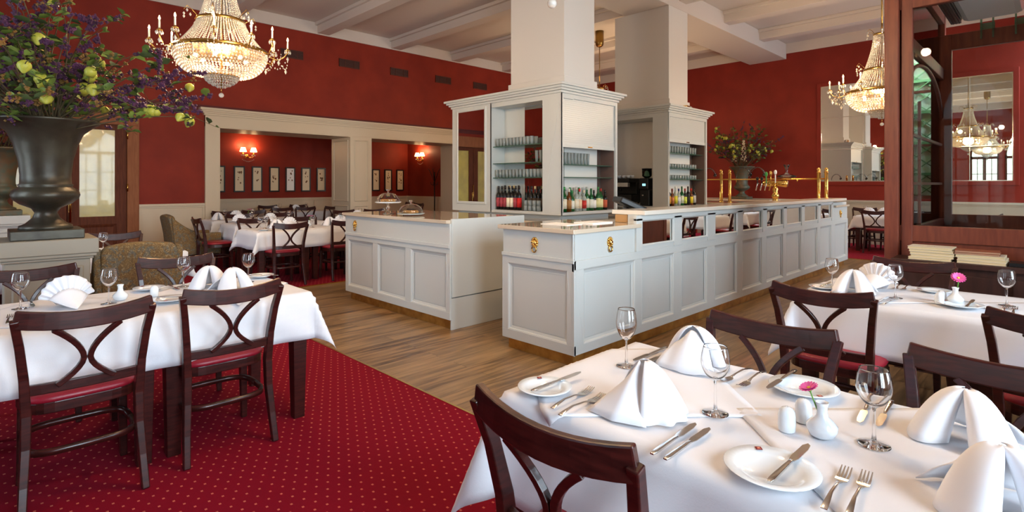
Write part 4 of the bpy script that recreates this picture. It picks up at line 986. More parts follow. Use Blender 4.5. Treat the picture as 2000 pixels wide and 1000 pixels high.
def bouquet(loc, lab, seed, R, n_st, n_leaf, n_berry, n_q, lsz=.03, up=0.0, xmax=9):
    t = thing('dried_bouquet', lab, 'bouquet', loc); rd = random.Random(seed)
    st, lf, lf2, be, se = MB(), MB(), MB(), MB(), MB(); pts = []; quinces = []
    for k in range(n_st):
        a = rd.uniform(0, 2*PI); el = math.asin(rd.uniform(.12, 1)**(.8)); L = R*rd.uniform(.75, 1.12)
        d = Vector((math.cos(a)*math.cos(el), math.sin(a)*math.cos(el), math.sin(el)+up)); c = Vector((rd.uniform(-.08,.08), rd.uniform(-.08,.08), -.06)); w = Vector((rd.uniform(-1,1), rd.uniform(-1,1), rd.uniform(-1,1)))*.1*R
        ps = [c+d*L*u+Vector((0,0,1))*(.25*R*math.sin(PI*u)*.4-.14*R*u*u*(1-el/1.6))+w*math.sin(PI*u) for u in (0,.2,.4,.6,.8,1)]
        for p_ in ps: p_.x = min(p_.x, xmax)
        st.tube(ps, [.007,.006,.005,.004,.003,.002], 5); pts.append((k, ps))
        for q in range(2):      # side twigs
            i = rd.randint(2, 4); e = ps[i]+Vector((rd.uniform(-1,1), rd.uniform(-1,1), rd.uniform(-.5,1)))*.22*R; e.x = min(e.x, xmax); st.tube([ps[i], (ps[i]+e)/2+Vector((0,0,.01)), e], [.003,.0025,.0015], 4); pts.append((k, [ps[i], ps[i]*.8+e*.2, ps[i]*.6+e*.4, ps[i]*.4+e*.6, ps[i]*.2+e*.8, e]))
    def along(ps, u):
        x = u*5; i = min(4, int(x)); return ps[i].lerp(ps[i+1], x-i)
    def pick(kind):
        while True:
            k, ps = rd.choice(pts)
            if k % 3 == kind or rd.random() < .12: return ps
    for k in range(n_leaf):
        ps = pick(0) if rd.random() < .6 else pick(1); p = along(ps, rd.uniform(.3, 1)**.8); a = rd.uniform(0, 2*PI); dd = Vector((math.cos(a), math.sin(a), rd.uniform(-.5,.8))).normalized(); s_ = dd.cross(Vector((rd.uniform(-1,1), rd.uniform(-1,1), 1))).normalized(); L = lsz*rd.uniform(.7, 1.5); nn = dd.cross(s_)*L*.18
        v = [p, p+dd*L*.35+s_*L*.38-nn, p+dd*L*.75+s_*L*.34-nn, p+dd*L*1.15, p+dd*L*.75-s_*L*.34-nn, p+dd*L*.35-s_*L*.38-nn, p+dd*L*.5]
        (lf if k % 3 else lf2).add(v, [(0,1,6),(1,2,6),(2,3,6),(3,4,6),(4,5,6),(5,0,6)], True)
    for k in range(n_berry):
        ps = pick(2); u = rd.uniform(.3, 1); p = along(ps, u)
        for q in range(rd.randint(3, 6)): o = Vector((rd.gauss(0,1), rd.gauss(0,1), rd.gauss(0,1)))*.010; be.octa(p+o, lsz*rd.uniform(.15, .27))
    for k in range(n_berry//6):
        p = along(pick(1), rd.uniform(.5, 1))
        for q in range(6): se.octa(p+Vector((rd.gauss(0,1), rd.gauss(0,1), rd.gauss(0,1)))*.014, lsz*rd.uniform(.14, .24))
    obj('twigs', st, M_STEM, t); a = obj('leaves', lf, M_LEAF, t, kind='stuff'); b = obj('dark_foliage', lf2, M_LEAF2, t, kind='stuff'); c = obj('purple_berries', be, M_BERRY, t, kind='stuff'); d = obj('seed_heads', se, M_ORCH, t, kind='stuff')
    q0 = None
    for k in range(n_q):
        p = along(pick(0), rd.uniform(.45, 1)); r = lsz*rd.uniform(.55, .8)
        if q0 is None: q0 = obj('quince', MB().lathe([(.001,-1), (.5,-.9), (.9,-.45), (1,0), (.85,.45), (.5,.85), (.3,1.15), (.12,1.3), (.001,1.32)], seg=10), M_QUINCE, t); o = q0
        else: o = q0.copy(); COL.objects.link(o); o.parent = t
        o.location = p; o.scale = (r,)*3; o.rotation_euler = (rd.uniform(2.2, 4), rd.uniform(-.6,.6), 0)
    return t
M_PEDG = mat('taupe_grey_pedestal', (150,142,126), .45)
pedestal(.375, 5.66, 'taupe-grey panelled pedestal under the big dark urn', M_PEDG); urn((.375, 5.66, .999), 'big dark bronze urn on the taupe pedestal behind the long table', M_BRONZE)
bouquet((.375, 5.66, 1.87), 'huge bouquet of purple berries, leaves and quinces in the big dark urn', 11, 1.2, 84, 1300, 1300, 48, .062)
pedestal(.20, 10.3, 'white pedestal at the picture edge under the second urn', M_GREY); urn((.20, 10.3, .999), 'weathered green urn at the picture edge behind the big dark urn', M_VERD)
bouquet((.20, 10.3, 1.87), 'second purple and green bouquet behind the big one', 12, .85, 40, 420, 500, 16, .055)
pd = thing('sideboard', 'pale sideboard against the far wall carrying the green urn', 'sideboard', (14.62, 5.97, .008))
obj('body', MB().box(-.36, .36, -.8, .8, .06, .98), mat('sage_cream_lacquer', (190,186,170), .45), pd, bevel=.01); obj('top', MB().box(-.4, .4, -.85, .85, .98, 1.03), M_STONE, pd, bevel=.005)
for y in (-.7, .7): obj('leg', MB().box(-.3, .3, y-.05, y+.05, 0, .06), M_GREY, pd)
urn((14.6, 5.97, 1.04), 'verdigris green urn on the sideboard before the far red wall', M_VERD, .93)
bq = bouquet((14.52, 5.97, 1.84), 'loose bouquet with quinces and pale blossoms before the far red wall', 17, .95, 56, 620, 360, 38, .06, .4, .42)

bl = MB(); rd = random.Random(4)
for cx, cy, top in ((-.12, .12, .62), (-.2, -.16, .78)):
    for k in range(90):
        u = rd.random(); z = .2+(top-.2)*u; r = .07*(1-.8*u); a = rd.uniform(0, 2*PI); bl.octa((cx+r*math.cos(a), cy+r*math.sin(a), z), .016)
obj('pale_blossoms', bl, mat('pale_blossom', (224,206,176), .7), bq, kind='stuff')
# ------------------------------------------------------------------ chandeliers
def make_chandelier():
    t = thing('crystal_chandelier', '', 'chandelier')     # origin at the hanging glass ball, z = 2.40 in the room
    rd = random.Random(3)
    Z = lambda z: z-2.40
    # brass rings
    def ring(name, r, z, h, m_, th=.012):
        return obj(name, MB().lathe([(r, 0), (r+th, 0), (r+th, h), (r, h), (r, 0)], (0,0,Z(z)), 48), m_, t)
    ring('main_ring', .455, 2.86, .04, M_BRASSD); ring('upper_ring', .225, 3.19, .035, M_BRASSD); ring('crown_ring', .10, 3.72, .03, M_BRASSD); ring('lower_ring', .17, 2.60, .012, M_BRASS)
    # bead strands: crown -> upper ring -> main ring
    m = MB()
    for k in range(40):
        a = 2*PI*k/40
        for q in range(24):
            u = q/24; r = .105+.115*u**1.6; z = 3.72-.5*u; m.octa((r*math.cos(a), r*math.sin(a), Z(z)), .0085, .0105)
    obj('upper_strands', m, M_CRYS, t, kind='stuff')
    m = MB()
    for k in range(64):
        a = 2*PI*k/64
        for q in range(16):
            u = q/16; r = .235+.215*u**1.35; z = 3.19-.31*u; m.octa((r*math.cos(a), r*math.sin(a), Z(z)), .0095, .0115)
    obj('lower_strands', m, M_CRYS, t, kind='stuff')
    # crystal bowl
    m = MB()
    for i in range(13):
        u = i/12; r = .455-(.455-.175)*u**1.9; z = 2.86-.25*math.sin(u*PI/2); n = int(2*PI*r/.034)
        for k in range(n):
            a = 2*PI*(k+.5*(i % 2))/n; m.octa((r*math.cos(a), r*math.sin(a), Z(z)), .014, .018)
    obj('crystal_bowl', m, M_CRYS, t, kind='stuff')
    m = MB()
    for i in range(6):
        u = i/5; r = .165*(1-u**2.2*.75); z = 2.60-.11*u; n = int(2*PI*r/.026)+1
        for k in range(n): a = 2*PI*(k+.5*(i % 2))/n; m.octa((r*math.cos(a), r*math.sin(a), Z(z)), .011, .014)
    obj('bottom_cup', m, M_CRYS, t, kind='stuff')
    obj('glass_ball', MB().sphere((0,0,.0), .026, 16, 10), M_CRYS, t); obj('ball_hook', MB().tube([(0,0,.025), (0,0,.09)], .004), M_BRASS, t)
    obj('centre_rod', MB().tube([(0,0,.09), (0,0,Z(3.9))], .012), M_BRASSD, t)
    obj('chain', MB().tube([(0,0,Z(3.9)), (0,0,Z(4.74))], .01), M_BRASSD, t); obj('ceiling_rose', MB().lathe([(.001, 0), (.05, .0), (.09, .04), (.1, .1), (.1, H2-4.74+.0)], (0,0,Z(4.74)), 20), M_BRASSD, t)
    # arms with candles
    for k in range(12):
        a = 2*PI*k/12+.13; c, s = math.cos(a), math.sin(a); R = .67 if k % 2 else .60; zc = 2.97 if k % 2 else 3.0
        P = lambda r, z: (r*c, r*s, Z(z))
        arm = obj('candle_arm', MB().tube([P(.46, 2.88), P(.50, 2.85), P(.56, 2.83), P(.62 if k % 2 else .57, 2.86), P(R, 2.92), P(R, zc-.03)], .0065, 6).lathe([(.001, 0), (.028, .006), (.030, .012), (.012, .014), (.012, .03)], P(R, zc-.03), 12), M_BRASS, t)
        obj('candle', MB().lathe([(.009, 0), (.009, .08)], P(R, zc), 10), mat('candle_white', (240,232,214), .5), arm)
        obj('bulb', MB().lathe([(.003, 0), (.0105, .014), (.008, .03), (.0015, .047)], P(R, zc+.08), 10), M_BULB, arm)
        q = MB()
        for i in range(8): b = 2*PI*i/8; q.octa((R*c+.03*math.cos(b), R*s+.03*math.sin(b), Z(zc-.045)), .009, .02)
        for i in range(9):     # swag back to the ring
            u = i/8; r = R-(R-.46)*u; q.octa((r*c, r*s, Z(zc-.09-.13*math.sin(PI*min(1, u*1.0)))-.02), .007, .012)
        q.octa((R*c, R*s, Z(zc-.12)), .015, .03)
        a2 = a+PI/6; r2 = .60
        for i in range(9):
            u = i/8; b = a+u*PI/6; q.octa((R*math.cos(b), R*math.sin(b), Z(zc-.10-.10*math.sin(PI*u))), .007, .011)
        q.octa(((R)*math.cos(a+PI/12), R*math.sin(a+PI/12), Z(zc-.23)), .016, .032)
        obj('crystal_swag', q, M_CRYS, arm, kind='stuff')
    for k in range(6):     # small crown sprays on the upper ring and the crown
        a = 2*PI*k/6; c, s = math.cos(a), math.sin(a); q = MB()
        for r0, z0, sc in ((.23, 3.22, 1), (.10, 3.74, .8)):
            q.tube([(r0*c, r0*s, Z(z0)), ((r0+.05*sc)*c, (r0+.05*sc)*s, Z(z0+.05)), ((r0+.10*sc)*c, (r0+.10*sc)*s, Z(z0+.09*sc)), ((r0+.13*sc)*c, (r0+.13*sc)*s, Z(z0+.04))], .004, 5)
        sp_ = obj('crown_spray', q, M_BRASS, t); q = MB()
        for r0, z0 in ((.36, 3.22), (.36, 3.19), (.33, 3.26), (.30, 3.22), (.20, 3.76), (.21, 3.72)): q.octa((r0*c, r0*s, Z(z0)), .012, .02)
        obj('crystal_drop', q, M_CRYS, sp_, kind='stuff')
    for k in range(6):     # bulbs inside the bowl
        a = 2*PI*k/6; obj('inner_bulb', MB().sphere((.25*math.cos(a), .25*math.sin(a), Z(2.80)), .022, 10, 8), M_BULB, t)
    L = bpy.data.lights.new('chandelier_light', 'POINT'); L.energy = 160; L.color = (1, .66, .36); L.shadow_soft_size = .12
    o = bpy.data.objects.new('chandelier_light', L); COL.objects.link(o); o.parent = t; o.location = (0, 0, Z(2.78))
    for k in range(3):
        a = 2*PI*k/3+.5; L2 = bpy.data.lights.new('candle_light', 'POINT'); L2.energy = 46; L2.color = (1, .70, .40); L2.shadow_soft_size = .05
        o = bpy.data.objects.new('candle_light', L2); COL.objects.link(o); o.parent = t; o.location = (.74*math.cos(a), .74*math.sin(a), Z(3.12))
    return t
ch = Proto(make_chandelier)
ch('big lit crystal chandelier beside the purple bouquet', (1.88, 6.43, 2.40), 0, 'crystal chandeliers'); ch('lit crystal chandelier half hidden by the brown post', (9.53, 1.83, 2.32), .2, 'crystal chandeliers'); ch('crystal chandelier mostly hidden between the two columns', (10.62, 7.75, 2.40), .4, 'crystal chandeliers'); ch('crystal chandelier of which only the hanging glass ball shows at the picture top', (2.2, 1.92, 2.40), .1, 'crystal chandeliers')

# ------------------------------------------------------------------ glazed wooden vestibule, bench with menus
VX, VE, VY, VB = 5.4, 7.65, .914, -2.16
t = thing('glazed_vestibule', 'red-brown wooden vestibule with large panes beside the nearest tables', 'vestibule', (0, 0, 0))
m = MB(); m.box(VX-.05, VX+.09, VY, VY+.098, 0, 3.3); obj('corner_post', m, M_WOOD2, t, bevel=.006)
def gframe(name, fx, L, z0, z1, cols, stile, rails, h=.07):
    m = MB()
    for u0, u1 in cols: pbox(m, fx, u0, u1, z0, z1, 0, h)
    for a, b in rails: pbox(m, fx, 0, L, a, b, .004, h-.004)
    return obj(name, m, M_WOOD2, t, bevel=.005)
LY = VY-VB
fx = frame_xf((VX+.07, VY, 0), (0,-1,0), (-1,0,0))
gframe('front_frame', fx, LY, .0, 3.3, ((0.01, .085), (1.35, 1.45), (LY-.09, LY)), 0, ((.96, 1.09), (2.86, 3.0), (3.2, 3.3)))
m = MB(); pbox(m, fx, 0, LY, .0, .96, .01, .05); obj('front_panel', m, M_WOOD2, t)
m = MB(); pbox(m, fx, .085, 1.35, 1.09, 2.86, .03, .034); pbox(m, fx, 1.45, LY-.09, 1.09, 2.86, .03, .034); pbox(m, fx, .085, LY-.09, 3.0, 3.2, .03, .034); obj('front_pane', m, M_PANE, t)
fx = frame_xf((VX+.09, VY+.02, 0), (1,0,0), (0,-1,0)); LX = VE-VX-.05
gframe('side_frame', fx, LX, 0, 3.3, ((0, .08), (LX-.09, LX)), 0, ((.96, 1.05), (2.58, 2.7), (3.2, 3.3)), .06)
m = MB(); pbox(m, fx, .08, LX-.09, 1.05, 2.58, .025, .029); pbox(m, fx, .08, LX-.09, 2.7, 3.2, .025, .029); obj('side_pane', m, M_PANE, t)
m = MB(); pbox(m, fx, 0, LX, 0, .96, .01, .05); obj('side_panel', m, M_WOOD2, t)
m = MB()    # glazing bars, plus an arch modelled in place of a window's reflection
for u in (.45, .52+.0): pass
pbox(m, fx, .74, .77, 1.05, 2.2, .015, .04)
for z in (1.42, 1.85): pbox(m, fx, .08, LX-.09, z, z+.025, .015, .04)
pts = [fx(.08+(LX-.17)*(.5-.5*math.cos(PI*k/14)), 2.12+.44*math.sin(PI*k/14), .03) for k in range(15)]; m.tube(pts, .018, 6)
obj('bars_and_reflected_arch', m, M_WOOD2, t)
fx = frame_xf((VE+.0, VY, 0), (0,-1,0), (-1,0,0))
gframe('far_frame', fx, LY, 0, 3.07, ((0.0, .10), (LY-.09, LY)), 0, ((.96, 1.10), (2.9, 3.07)), .07)
m = MB(); pbox(m, fx, 0.1, LY-.09, 1.10, 2.9, .03, .034); obj('far_pane', m, M_PANE, t)
m = MB(); pbox(m, fx, 0, LY, 0, .96, .01, .05); obj('far_panel', m, M_WOOD2, t)
for k, y in enumerate((.52, .25, -.1)):
    m = MB(); m.box(VE-.05, VE-.03, y-.06, y+.06, 2.97, 3.14); m.box(VE-.09, VE-.03, y-.055, y-.04, 2.97, 3.8); m.box(VE-.09, VE-.03, y+.04, y+.055, 2.97, 3.8); obj('glass_fin', m, mat('green_glass_fin', (120,180,150), .05, trans=.7), t)
t = thing('air_conditioner', 'white ceiling air unit with a black slot above the vestibule', 'air conditioner', (6.0, .5, 2.92))
obj('housing', MB().box(-.5, .5, -.30, .12, .0, .35), mat('white_plastic', (222,226,228), .35), t, bevel=.05)
m = MB(); m.box(-.5, .48, .125, .2, .0, .03)
for q in range(3): m.box(-.49, .47, .135+q*.022, .14+q*.022, -.006, .004)
obj('air_slot', m, M_BLACK, t); obj('slot_back', MB().box(-.5, .48, .12, .21, .03, .33), mat('white_plastic', (222,226,228), .35), t)
obj('hanger', MB().box(-.4, -.38, -.1, -.08, .35, H2-2.92).box(.3, .32, -.1, -.08, .35, H2-2.92), M_STEEL, t)
# bench
t = thing('menu_bench', 'dark brown low cupboard under the vestibule window carrying menus', 'cupboard', (5.06, VY, 0))
obj('body', MB().box(.02, .27, -2.7, -.02, .0, .81), M_WOOD3, t); obj('top', MB().box(-.01, .275, -2.7, -.0, .81, .85), M_WOOD3, t, bevel=.004)
for k in range(4):
    m = MB(); f = frame_xf((.02, -.08-k*.62, 0), (0,-1,0), (-1,0,0)); pbox(m, f, 0, .58, .08, .76, 0, .018); pmould(m, f, .06, .52, .14, .70, ((0,.018),(.01,.01),(.02,.018)))
    d_ = obj('door', m, M_WOOD3, t, bevel=.003); obj('knob', MB().sphere((-.03, -.08-k*.62-.53, .45), .012), M_BRASSD, d_)
def menu(kind, x, y, z, w, d, h, rz, lab):
    t = thing('menu_folder', lab, 'menu', (x, y, z), rz, 'menus on the bench')
    cov = M_PAPER if kind == 0 else mat('tan_leather', (150,88,62), .5)
    if kind == 0: obj('pages', MB().box(-d/2+.003, d/2-.003, -w/2+.003, w/2-.003, .002, h-.002), mat('page_edges', (206,190,150), .8), t)
    else: obj('pages', MB().box(-d/2+.003, d/2-.003, -w/2+.003, w/2-.003, .002, h-.002), mat('page_edges2', (176,140,112), .8), t)
    obj('cover', MB().box(-d/2, d/2, -w/2, w/2, h-.002, h).box(-d/2, d/2, -w/2, w/2, 0, .002).box(d/2-.002, d/2, -w/2, w/2, 0, h), cov, t)
    q = MB()
    for i in range(5): q.box(-.012+.0, -.004, -.02+i*.01, -.014+i*.01, h, h+.0006)
    obj('title', q, mat('title_ink', (60,40,34), .8), t)
rd = random.Random(8); z = .851
for k, l in enumerate(('lowest', 'second from below', 'third', 'fourth', 'topmost')):
    h = .019; menu(0, 5.19+rd.uniform(-.004, .004), .67+rd.uniform(-.008, .008), z, .27 if k > 1 else .26, .2, h, rd.uniform(-.03, .03), 'cream menu folder, '+l+' in the stack nearest the corner post'); z += h+.001
z = .851
for k, l in enumerate(('lowest', 'second from below', 'third')):
    h = .02; menu(0, 5.19, .385+rd.uniform(-.008, .008), z, .27, .2, h, rd.uniform(-.04, .04), 'cream menu folder, '+l+' in the second stack, below the tan ones'); z += h+.001
for k, l in enumerate(('lower', 'upper')):
    menu(1, 5.185, .41, z, .25, .19, .013, .02+.05*k, l+' tan leather menu on top of the second stack'); z += .014
menu(0, 5.19, -.04, .851, .26, .2, .02, 0, 'cream menu folder at the picture edge on the bench')
tag(obj('black_folder', MB().box(5.1, 5.28, .11, .235, .851, .875), M_BLACK), 'flat black folder lying on the bench beside the second stack', 'folder')

# ------------------------------------------------------------------ bottles and glasses in the cabinets
def make_bottle(col, lab_col, cap_col, H=.30, R=.037, shoulder=.6, glassy=True):
    t = thing('bottle', '', 'bottle'); s = H*shoulder
    body = mat('bottle_%d_%d_%d' % col, col, .06, trans=.6 if glassy else 0, ior=1.4, spec=.6)
    obj('body', MB().lathe([(.001, .004), (R*.9, 0), (R, .006), (R, s), (R*.8, s+H*.07), (R*.38, s+H*.14), (R*.34, H-.03), (R*.4, H-.025), (R*.4, H-.004), (R*.3, H)], seg=16), body, t)
    if lab_col: obj('label', MB().lathe([(R+.0008, s*.2), (R+.0008, s*.85)], seg=16), mat('label_%d_%d_%d' % lab_col, lab_col, .6), t)
    obj('cap', MB().lathe([(R*.42, H-.045), (R*.43, H), (.001, H+.001)], seg=12), mat('cap_%d_%d_%d' % cap_col, cap_col, .4), t)
    return t
DK = (22, 16, 14); GRN = (30, 120, 60); CLR = (214, 222, 214); AMB = (150, 80, 30)
BT = {}
def bottle(key, lab, loc, group=None, **kw):
    if key not in BT: BT[key] = Proto(lambda: make_bottle(*key, **kw))
    return BT[key](lab, loc, 0, group)
ZB = 1.041
X1, Y1 = T1X, T1Y
cols = [(160,60,70)]*3+[(232,222,196)]*2+[(160,60,70), (200,30,30)]
y = Y1+1.345
for k, c in enumerate(cols):
    bottle((DK, c, (30,20,20)), 'dark wine bottle '+('nearest the mirror panel, dusty pink label', 'second in the row, dusty pink label', 'third in the row, dusty pink label', 'with tall cream label, first of two', 'with tall cream label, second of two', 'with dusty pink label beside the red one', 'with bright red label')[k], (X1+.10, y-.075*k, ZB), 'wine bottles on the lowest cabinet shelf', H=.36)
for k in range(5):
    bottle((DK, (60,46,36), (214,190,140) if k % 2 else (40,30,26)), 'dark wine bottle standing behind the upturned short glasses', (X1+.2, y-.60-.08*k, ZB), 'dark bottles behind the short glasses', H=.36)
for k in range(4):
    bottle((DK, None, (206,180,130) if k in (1, 2) else (30,22,22)), 'unlabelled dark wine bottle in the back row behind the pink labels', (X1+.21, y-.03-.1*k, ZB), 'back row of dark wine bottles', H=.37)
def make_tumbler(R=.03, H=.12, r2=.024):
    t = thing('tumbler', '', 'glass'); obj('wall', MB().lathe([(r2, 0), (R, H), (R-.002, H), (r2-.002, .008), (.001, .007)], seg=14), M_TUM, t)
    return t
M_TUM = hazyglass('bar_glass', (240,246,246), .3)
tum = Proto(make_tumbler); short = Proto(lambda: make_tumbler(.032, .075, .03)); flute = Proto(lambda: make_tumbler(.026, .17, .018))
for r in range(2):
    for k in range(11): tum('tumbler in the double row on the top glass shelf of the first cabinet', (X1+.08+.09*r, Y1+1.34-.072*k, 2.011), 0, 'tumblers on the top shelf')
    for k in range(14): tum('tumbler in the double row on the lowest glass shelf of the first cabinet', (X1+.08+.09*r, Y1+1.35-.072*k, 1.531), 0, 'tumblers on the lowest glass shelf')
for k in range(3): flute('tall glass of the three at the open end of the middle glass shelf', (X1+.12, Y1+.56-.08*k, 1.751), 0, 'tall glasses on the middle shelf')
for r in range(2):
    for k in range(4): short('upturned short glass stacked beside the red-labelled bottle', (X1+.06, Y1+.72-.085*k, ZB+.077*r+.001), 0, 'short glasses stacked in the cabinet')
liq = [(AMB,(226,214,180),(120,30,20)), (GRN,(230,226,206),(30,140,70)), (AMB,(170,120,70),(220,214,200)), (GRN,(228,232,220),(30,120,60)), (CLR,(232,222,198),(200,190,180)), (CLR,(236,206,170),(190,30,30)), (CLR,(180,40,34),(214,200,170)), (GRN,(220,220,200),(180,180,170)), (GRN,(230,228,214),(24,90,50)), (DK,(238,236,230),(30,30,30)), (GRN,(226,220,160),(40,110,60)), (GRN,(232,226,170),(160,40,36)), (DK,(190,90,60),(24,24,24))]
nmq = ['amber liquor bottle nearest the cabinet corner', 'green liquor bottle with a green cap', 'squat amber liquor bottle', 'green liquor bottle with a pale label', 'clear liquor bottle with a cream label', 'clear liquor bottle with a red cap', 'clear liquor bottle with a slanting red label', 'green liquor bottle with a silver cap', 'green liquor bottle before the bright mirror', 'black liquor bottle with a white shield label', 'green liquor bottle with a yellow-cream label', 'green liquor bottle with yellow-cream label and red cap', 'black liquor bottle at the end of the row by the till']
for k, q in enumerate(liq):
    bottle(q, nmq[k], (X1+.12+.086*k, Y1+.10+.015*(k % 2), ZB), 'liquor bottles under the raised shutter', H=.30+.05*((k*5) % 3)/2)
for k in range(8): bottle((GRN if k % 2 else CLR, None, (40,130,70) if k % 2 else (190,190,186)), 'liquor bottle in the back row, reflected in the cabinet mirror', (X1+.14+.1*k, Y1+.2, ZB), 'back row of liquor bottles', H=.34)
stem_dn = Proto(lambda: make_wine(.034, .16, .08))
for z, n in ((1.711, 10), (1.531, 2)):
    for k in range(n): flute('slim glass on the '+('upper' if z > 1.6 else 'lower')+' glass shelf under the raised shutter', (X1+.12+.075*k, Y1+.15, z), 0, 'slim glasses under the shutter')
# second cabinet
liq2 = [(DK,(150,30,40),(24,20,20)), (DK,(220,160,60),(24,20,20)), (AMB,(200,120,70),(120,40,30)), (CLR,(222,214,60),(220,220,210)), (CLR,(228,232,240),(40,60,120)), (GRN,(210,214,190),(30,90,50)), (DK,(210,220,90),(160,30,30)), (DK,(40,36,34),(30,30,30)), (AMB,(232,206,50),(200,40,30)), (DK,(190,190,186),(30,26,26))]
nm2 = ['dark bottle nearest the second cabinet corner', 'dark bottle with an orange band', 'amber bottle with a rusty label', 'clear bottle with a lemon-yellow label', 'clear bottle with a white label and blue cap', 'green bottle with a grey label', 'dark bottle with a lime label', 'black bottle without bright label', 'amber bottle with a bright yellow label', 'dark bottle with a silver label at the row end']
for k, q in enumerate(liq2): bottle(q, nm2[k]+' in the second cabinet', (T2X+.12+.118*k, T2Y+.12, ZB), 'bottles in the second cabinet', H=.31+.04*(k % 2))
for z, nm in ((1.991, 'top'), (1.721, 'middle'), (1.521, 'lowest')):
    for r in range(2):
        for k in range(12): (tum if z > 1.9 else short)('glass in the dense rows on the '+nm+' shelf of the second cabinet', (T2X+.12+.095*k, T2Y+.1+.09*r, z), 0, 'glasses on the '+nm+' shelf of the second cabinet')
# coffee machine and grinder in the niche of the second cabinet
t = thing('coffee_machine', 'black and chrome espresso machine with cups on top, deep in the second cabinet niche', 'coffee machine', (T2X+.02, T2Y+1.15, ZB))
obj('housing', MB().box(.08, .45, -.35, .45, .05, .2).box(.25, .45, -.35, .45, .2, .42).box(.0, .45, -.35, .45, .42, .50), M_BLACK, t, bevel=.01)
obj('chrome_front', MB().box(-.01, .06, -.33, .43, .34, .42).box(.05, .08, -.33, .43, .05, .1), M_STEEL, t, bevel=.005)
for y in (-.12, .2): obj('group_handle', MB().tube([(.06, y, .3), (-.12, y, .27)], .012).lathe([(.03, 0), (.03, .05)], (.06, y, .27), 12), M_BLACK, t)
for k in range(4): obj('foot', MB().lathe([(.02, 0), (.02, .05)], (.12 if k < 2 else .4, -.3 if k % 2 else .4, 0), 10), M_STEEL, t)
cup = Proto(lambda: (lambda t: (obj('body', MB().lathe([(.022, 0), (.038, .03), (.04, .055), (.037, .055), (.02, .006), (.001, .005)], seg=18), M_PORC, t), obj('handle', MB().tube([(.038, 0, .045), (.055, 0, .04), (.052, 0, .02), (.034, 0, .015)], .004, 6), M_PORC, t), t)[-1])(thing('coffee_cup', '', 'cup')))
for r in range(2):
    for k in range(6): cup('white coffee cup on top of the espresso machine', (T2X+.10+.12*r, T2Y+.86+.105*k, ZB+.502), 0, 'cups on the espresso machine')
t = thing('coffee_grinder', 'black coffee grinder with a clear bean hopper and small lit display', 'coffee grinder', (T2X+.14, T2Y+.50, ZB))
obj('body', MB().box(-.08, .14, -.1, .1, 0, .3).box(-.12, .12, -.1, .1, .30, .50), M_BLACK, t, bevel=.02)
obj('hopper', MB().lathe([(.04, .50), (.085, .54), (.09, .66), (.087, .66), (.08, .545), (.035, .505)], seg=20), M_GLASSG, t); obj('lid', MB().lathe([(.092, .66), (.092, .675), (.001, .68)], seg=20), M_BLACK, t)
obj('display', MB().box(-.124, -.12, -.045, .02, .36, .40), mat('lit_display', (150,220,240), .3, emit=(150,220,240), es=1.5), t)
obj('dosing_fork', MB().tube([(-.08, 0, .2), (-.15, 0, .19)], .012), M_STEEL, t)

# till, papers, cake stands, rail with posts, tap
t = thing('cash_register', 'black till with its screen folded back behind the low bar counter', 'till', (4.62, 3.10, .951), -.75)
obj('base', MB().box(-.13, .15, -.16, .16, 0, .05), M_BLACK, t, bevel=.01); m = MB(); m.bar([(0, 0, .04), (.02, -.0, .15), (.06, 0, .24)], .16, .05, (0,1,0)); obj('neck', m, M_BLACK, t, bevel=.01)
m = MB().box(-.03, .03, -.19, .19, -.14, .14); m.xf(Matrix.Translation((.08, 0, .27)) @ Matrix.Rotation(-1.15, 4, 'Y')); obj('screen', m, M_BLACK, t, bevel=.012)
for k, (x, y, w, d, l) in enumerate(((3.62, 3.05, .21, .3, 'white paper sheet lying on the low bar counter nearer the brass lion'), (3.95, 2.95, .3, .21, 'white paper sheet on the low bar counter next to the raised ledge'))):
    tag(obj('paper_sheet', MB().box(-w/2, w/2, -d/2, d/2, 0, .004+.006*k), mat('white_paper', (240,240,238), .8)), l, 'paper').location = (x, y, 1.0755)
def dome(loc, stand, lab):
    t = thing('cake_stand', lab, 'cake stand', loc); h = .13 if stand else .012
    if stand: obj('pedestal_foot', MB().lathe([(.07, 0), (.07, .004), (.03, .015), (.014, .03), (.012, .05), (.024, .07), (.014, .09), (.02, .115), (.04, h)], seg=24), M_GL, t)
    obj('dish', MB().lathe([(.001, h), (.14, h), (.155, h+.012), (.155, h+.016), (.135, h+.008), (.001, h+.006)], seg=36), M_PORC if stand else M_GLASSP, t)
    obj('dome', MB().lathe([(.135, h+.014), (.132, h+.045), (.11, h+.085), (.07, h+.112), (.02, h+.122), (.001, h+.123), (.001, h+.121), (.02, h+.120), (.069, h+.110), (.108, h+.083), (.130, h+.044), (.133, h+.014)], seg=36), M_GL, t)
    obj('dome_knob', MB().lathe([(.008, h+.122), (.009, h+.132), (.022, h+.15), (.02, h+.158), (.001, h+.16)], seg=18), M_GL, t)
    for k in range(3): obj('cake', MB().lathe([(.001, h+.008), (.04, h+.008), (.042, h+.03), (.03, h+.045), (.001, h+.048)], (.055*math.cos(k*2.1), .055*math.sin(k*2.1), 0), 14), mat('cake_crust', (206,150,84), .7), t)
M_GLASSP = mat('pressed_glass', (236,240,240), .08, trans=.5)
dome((3.44, 5.57, 1.0755), True, 'tall footed glass cake stand with dome on the service counter'); dome((3.45, 5.11, 1.0755), False, 'low glass cake dish with dome on the service counter')
t = thing('brass_rail', 'brass gallery rail on paired posts above the far wing of the bar', 'rail', (10.5, 0, 1.0755))
for y in (4.70, 4.53, 2.95, 2.83): obj('post', MB().lathe([(.045, 0), (.045, .015), (.03, .02), (.029, .55), (.036, .56), (.036, .575), (.02, .58), (.03, .6), (.026, .635), (.001, .65)], (0, y, 0), 18), M_BRASS, t)
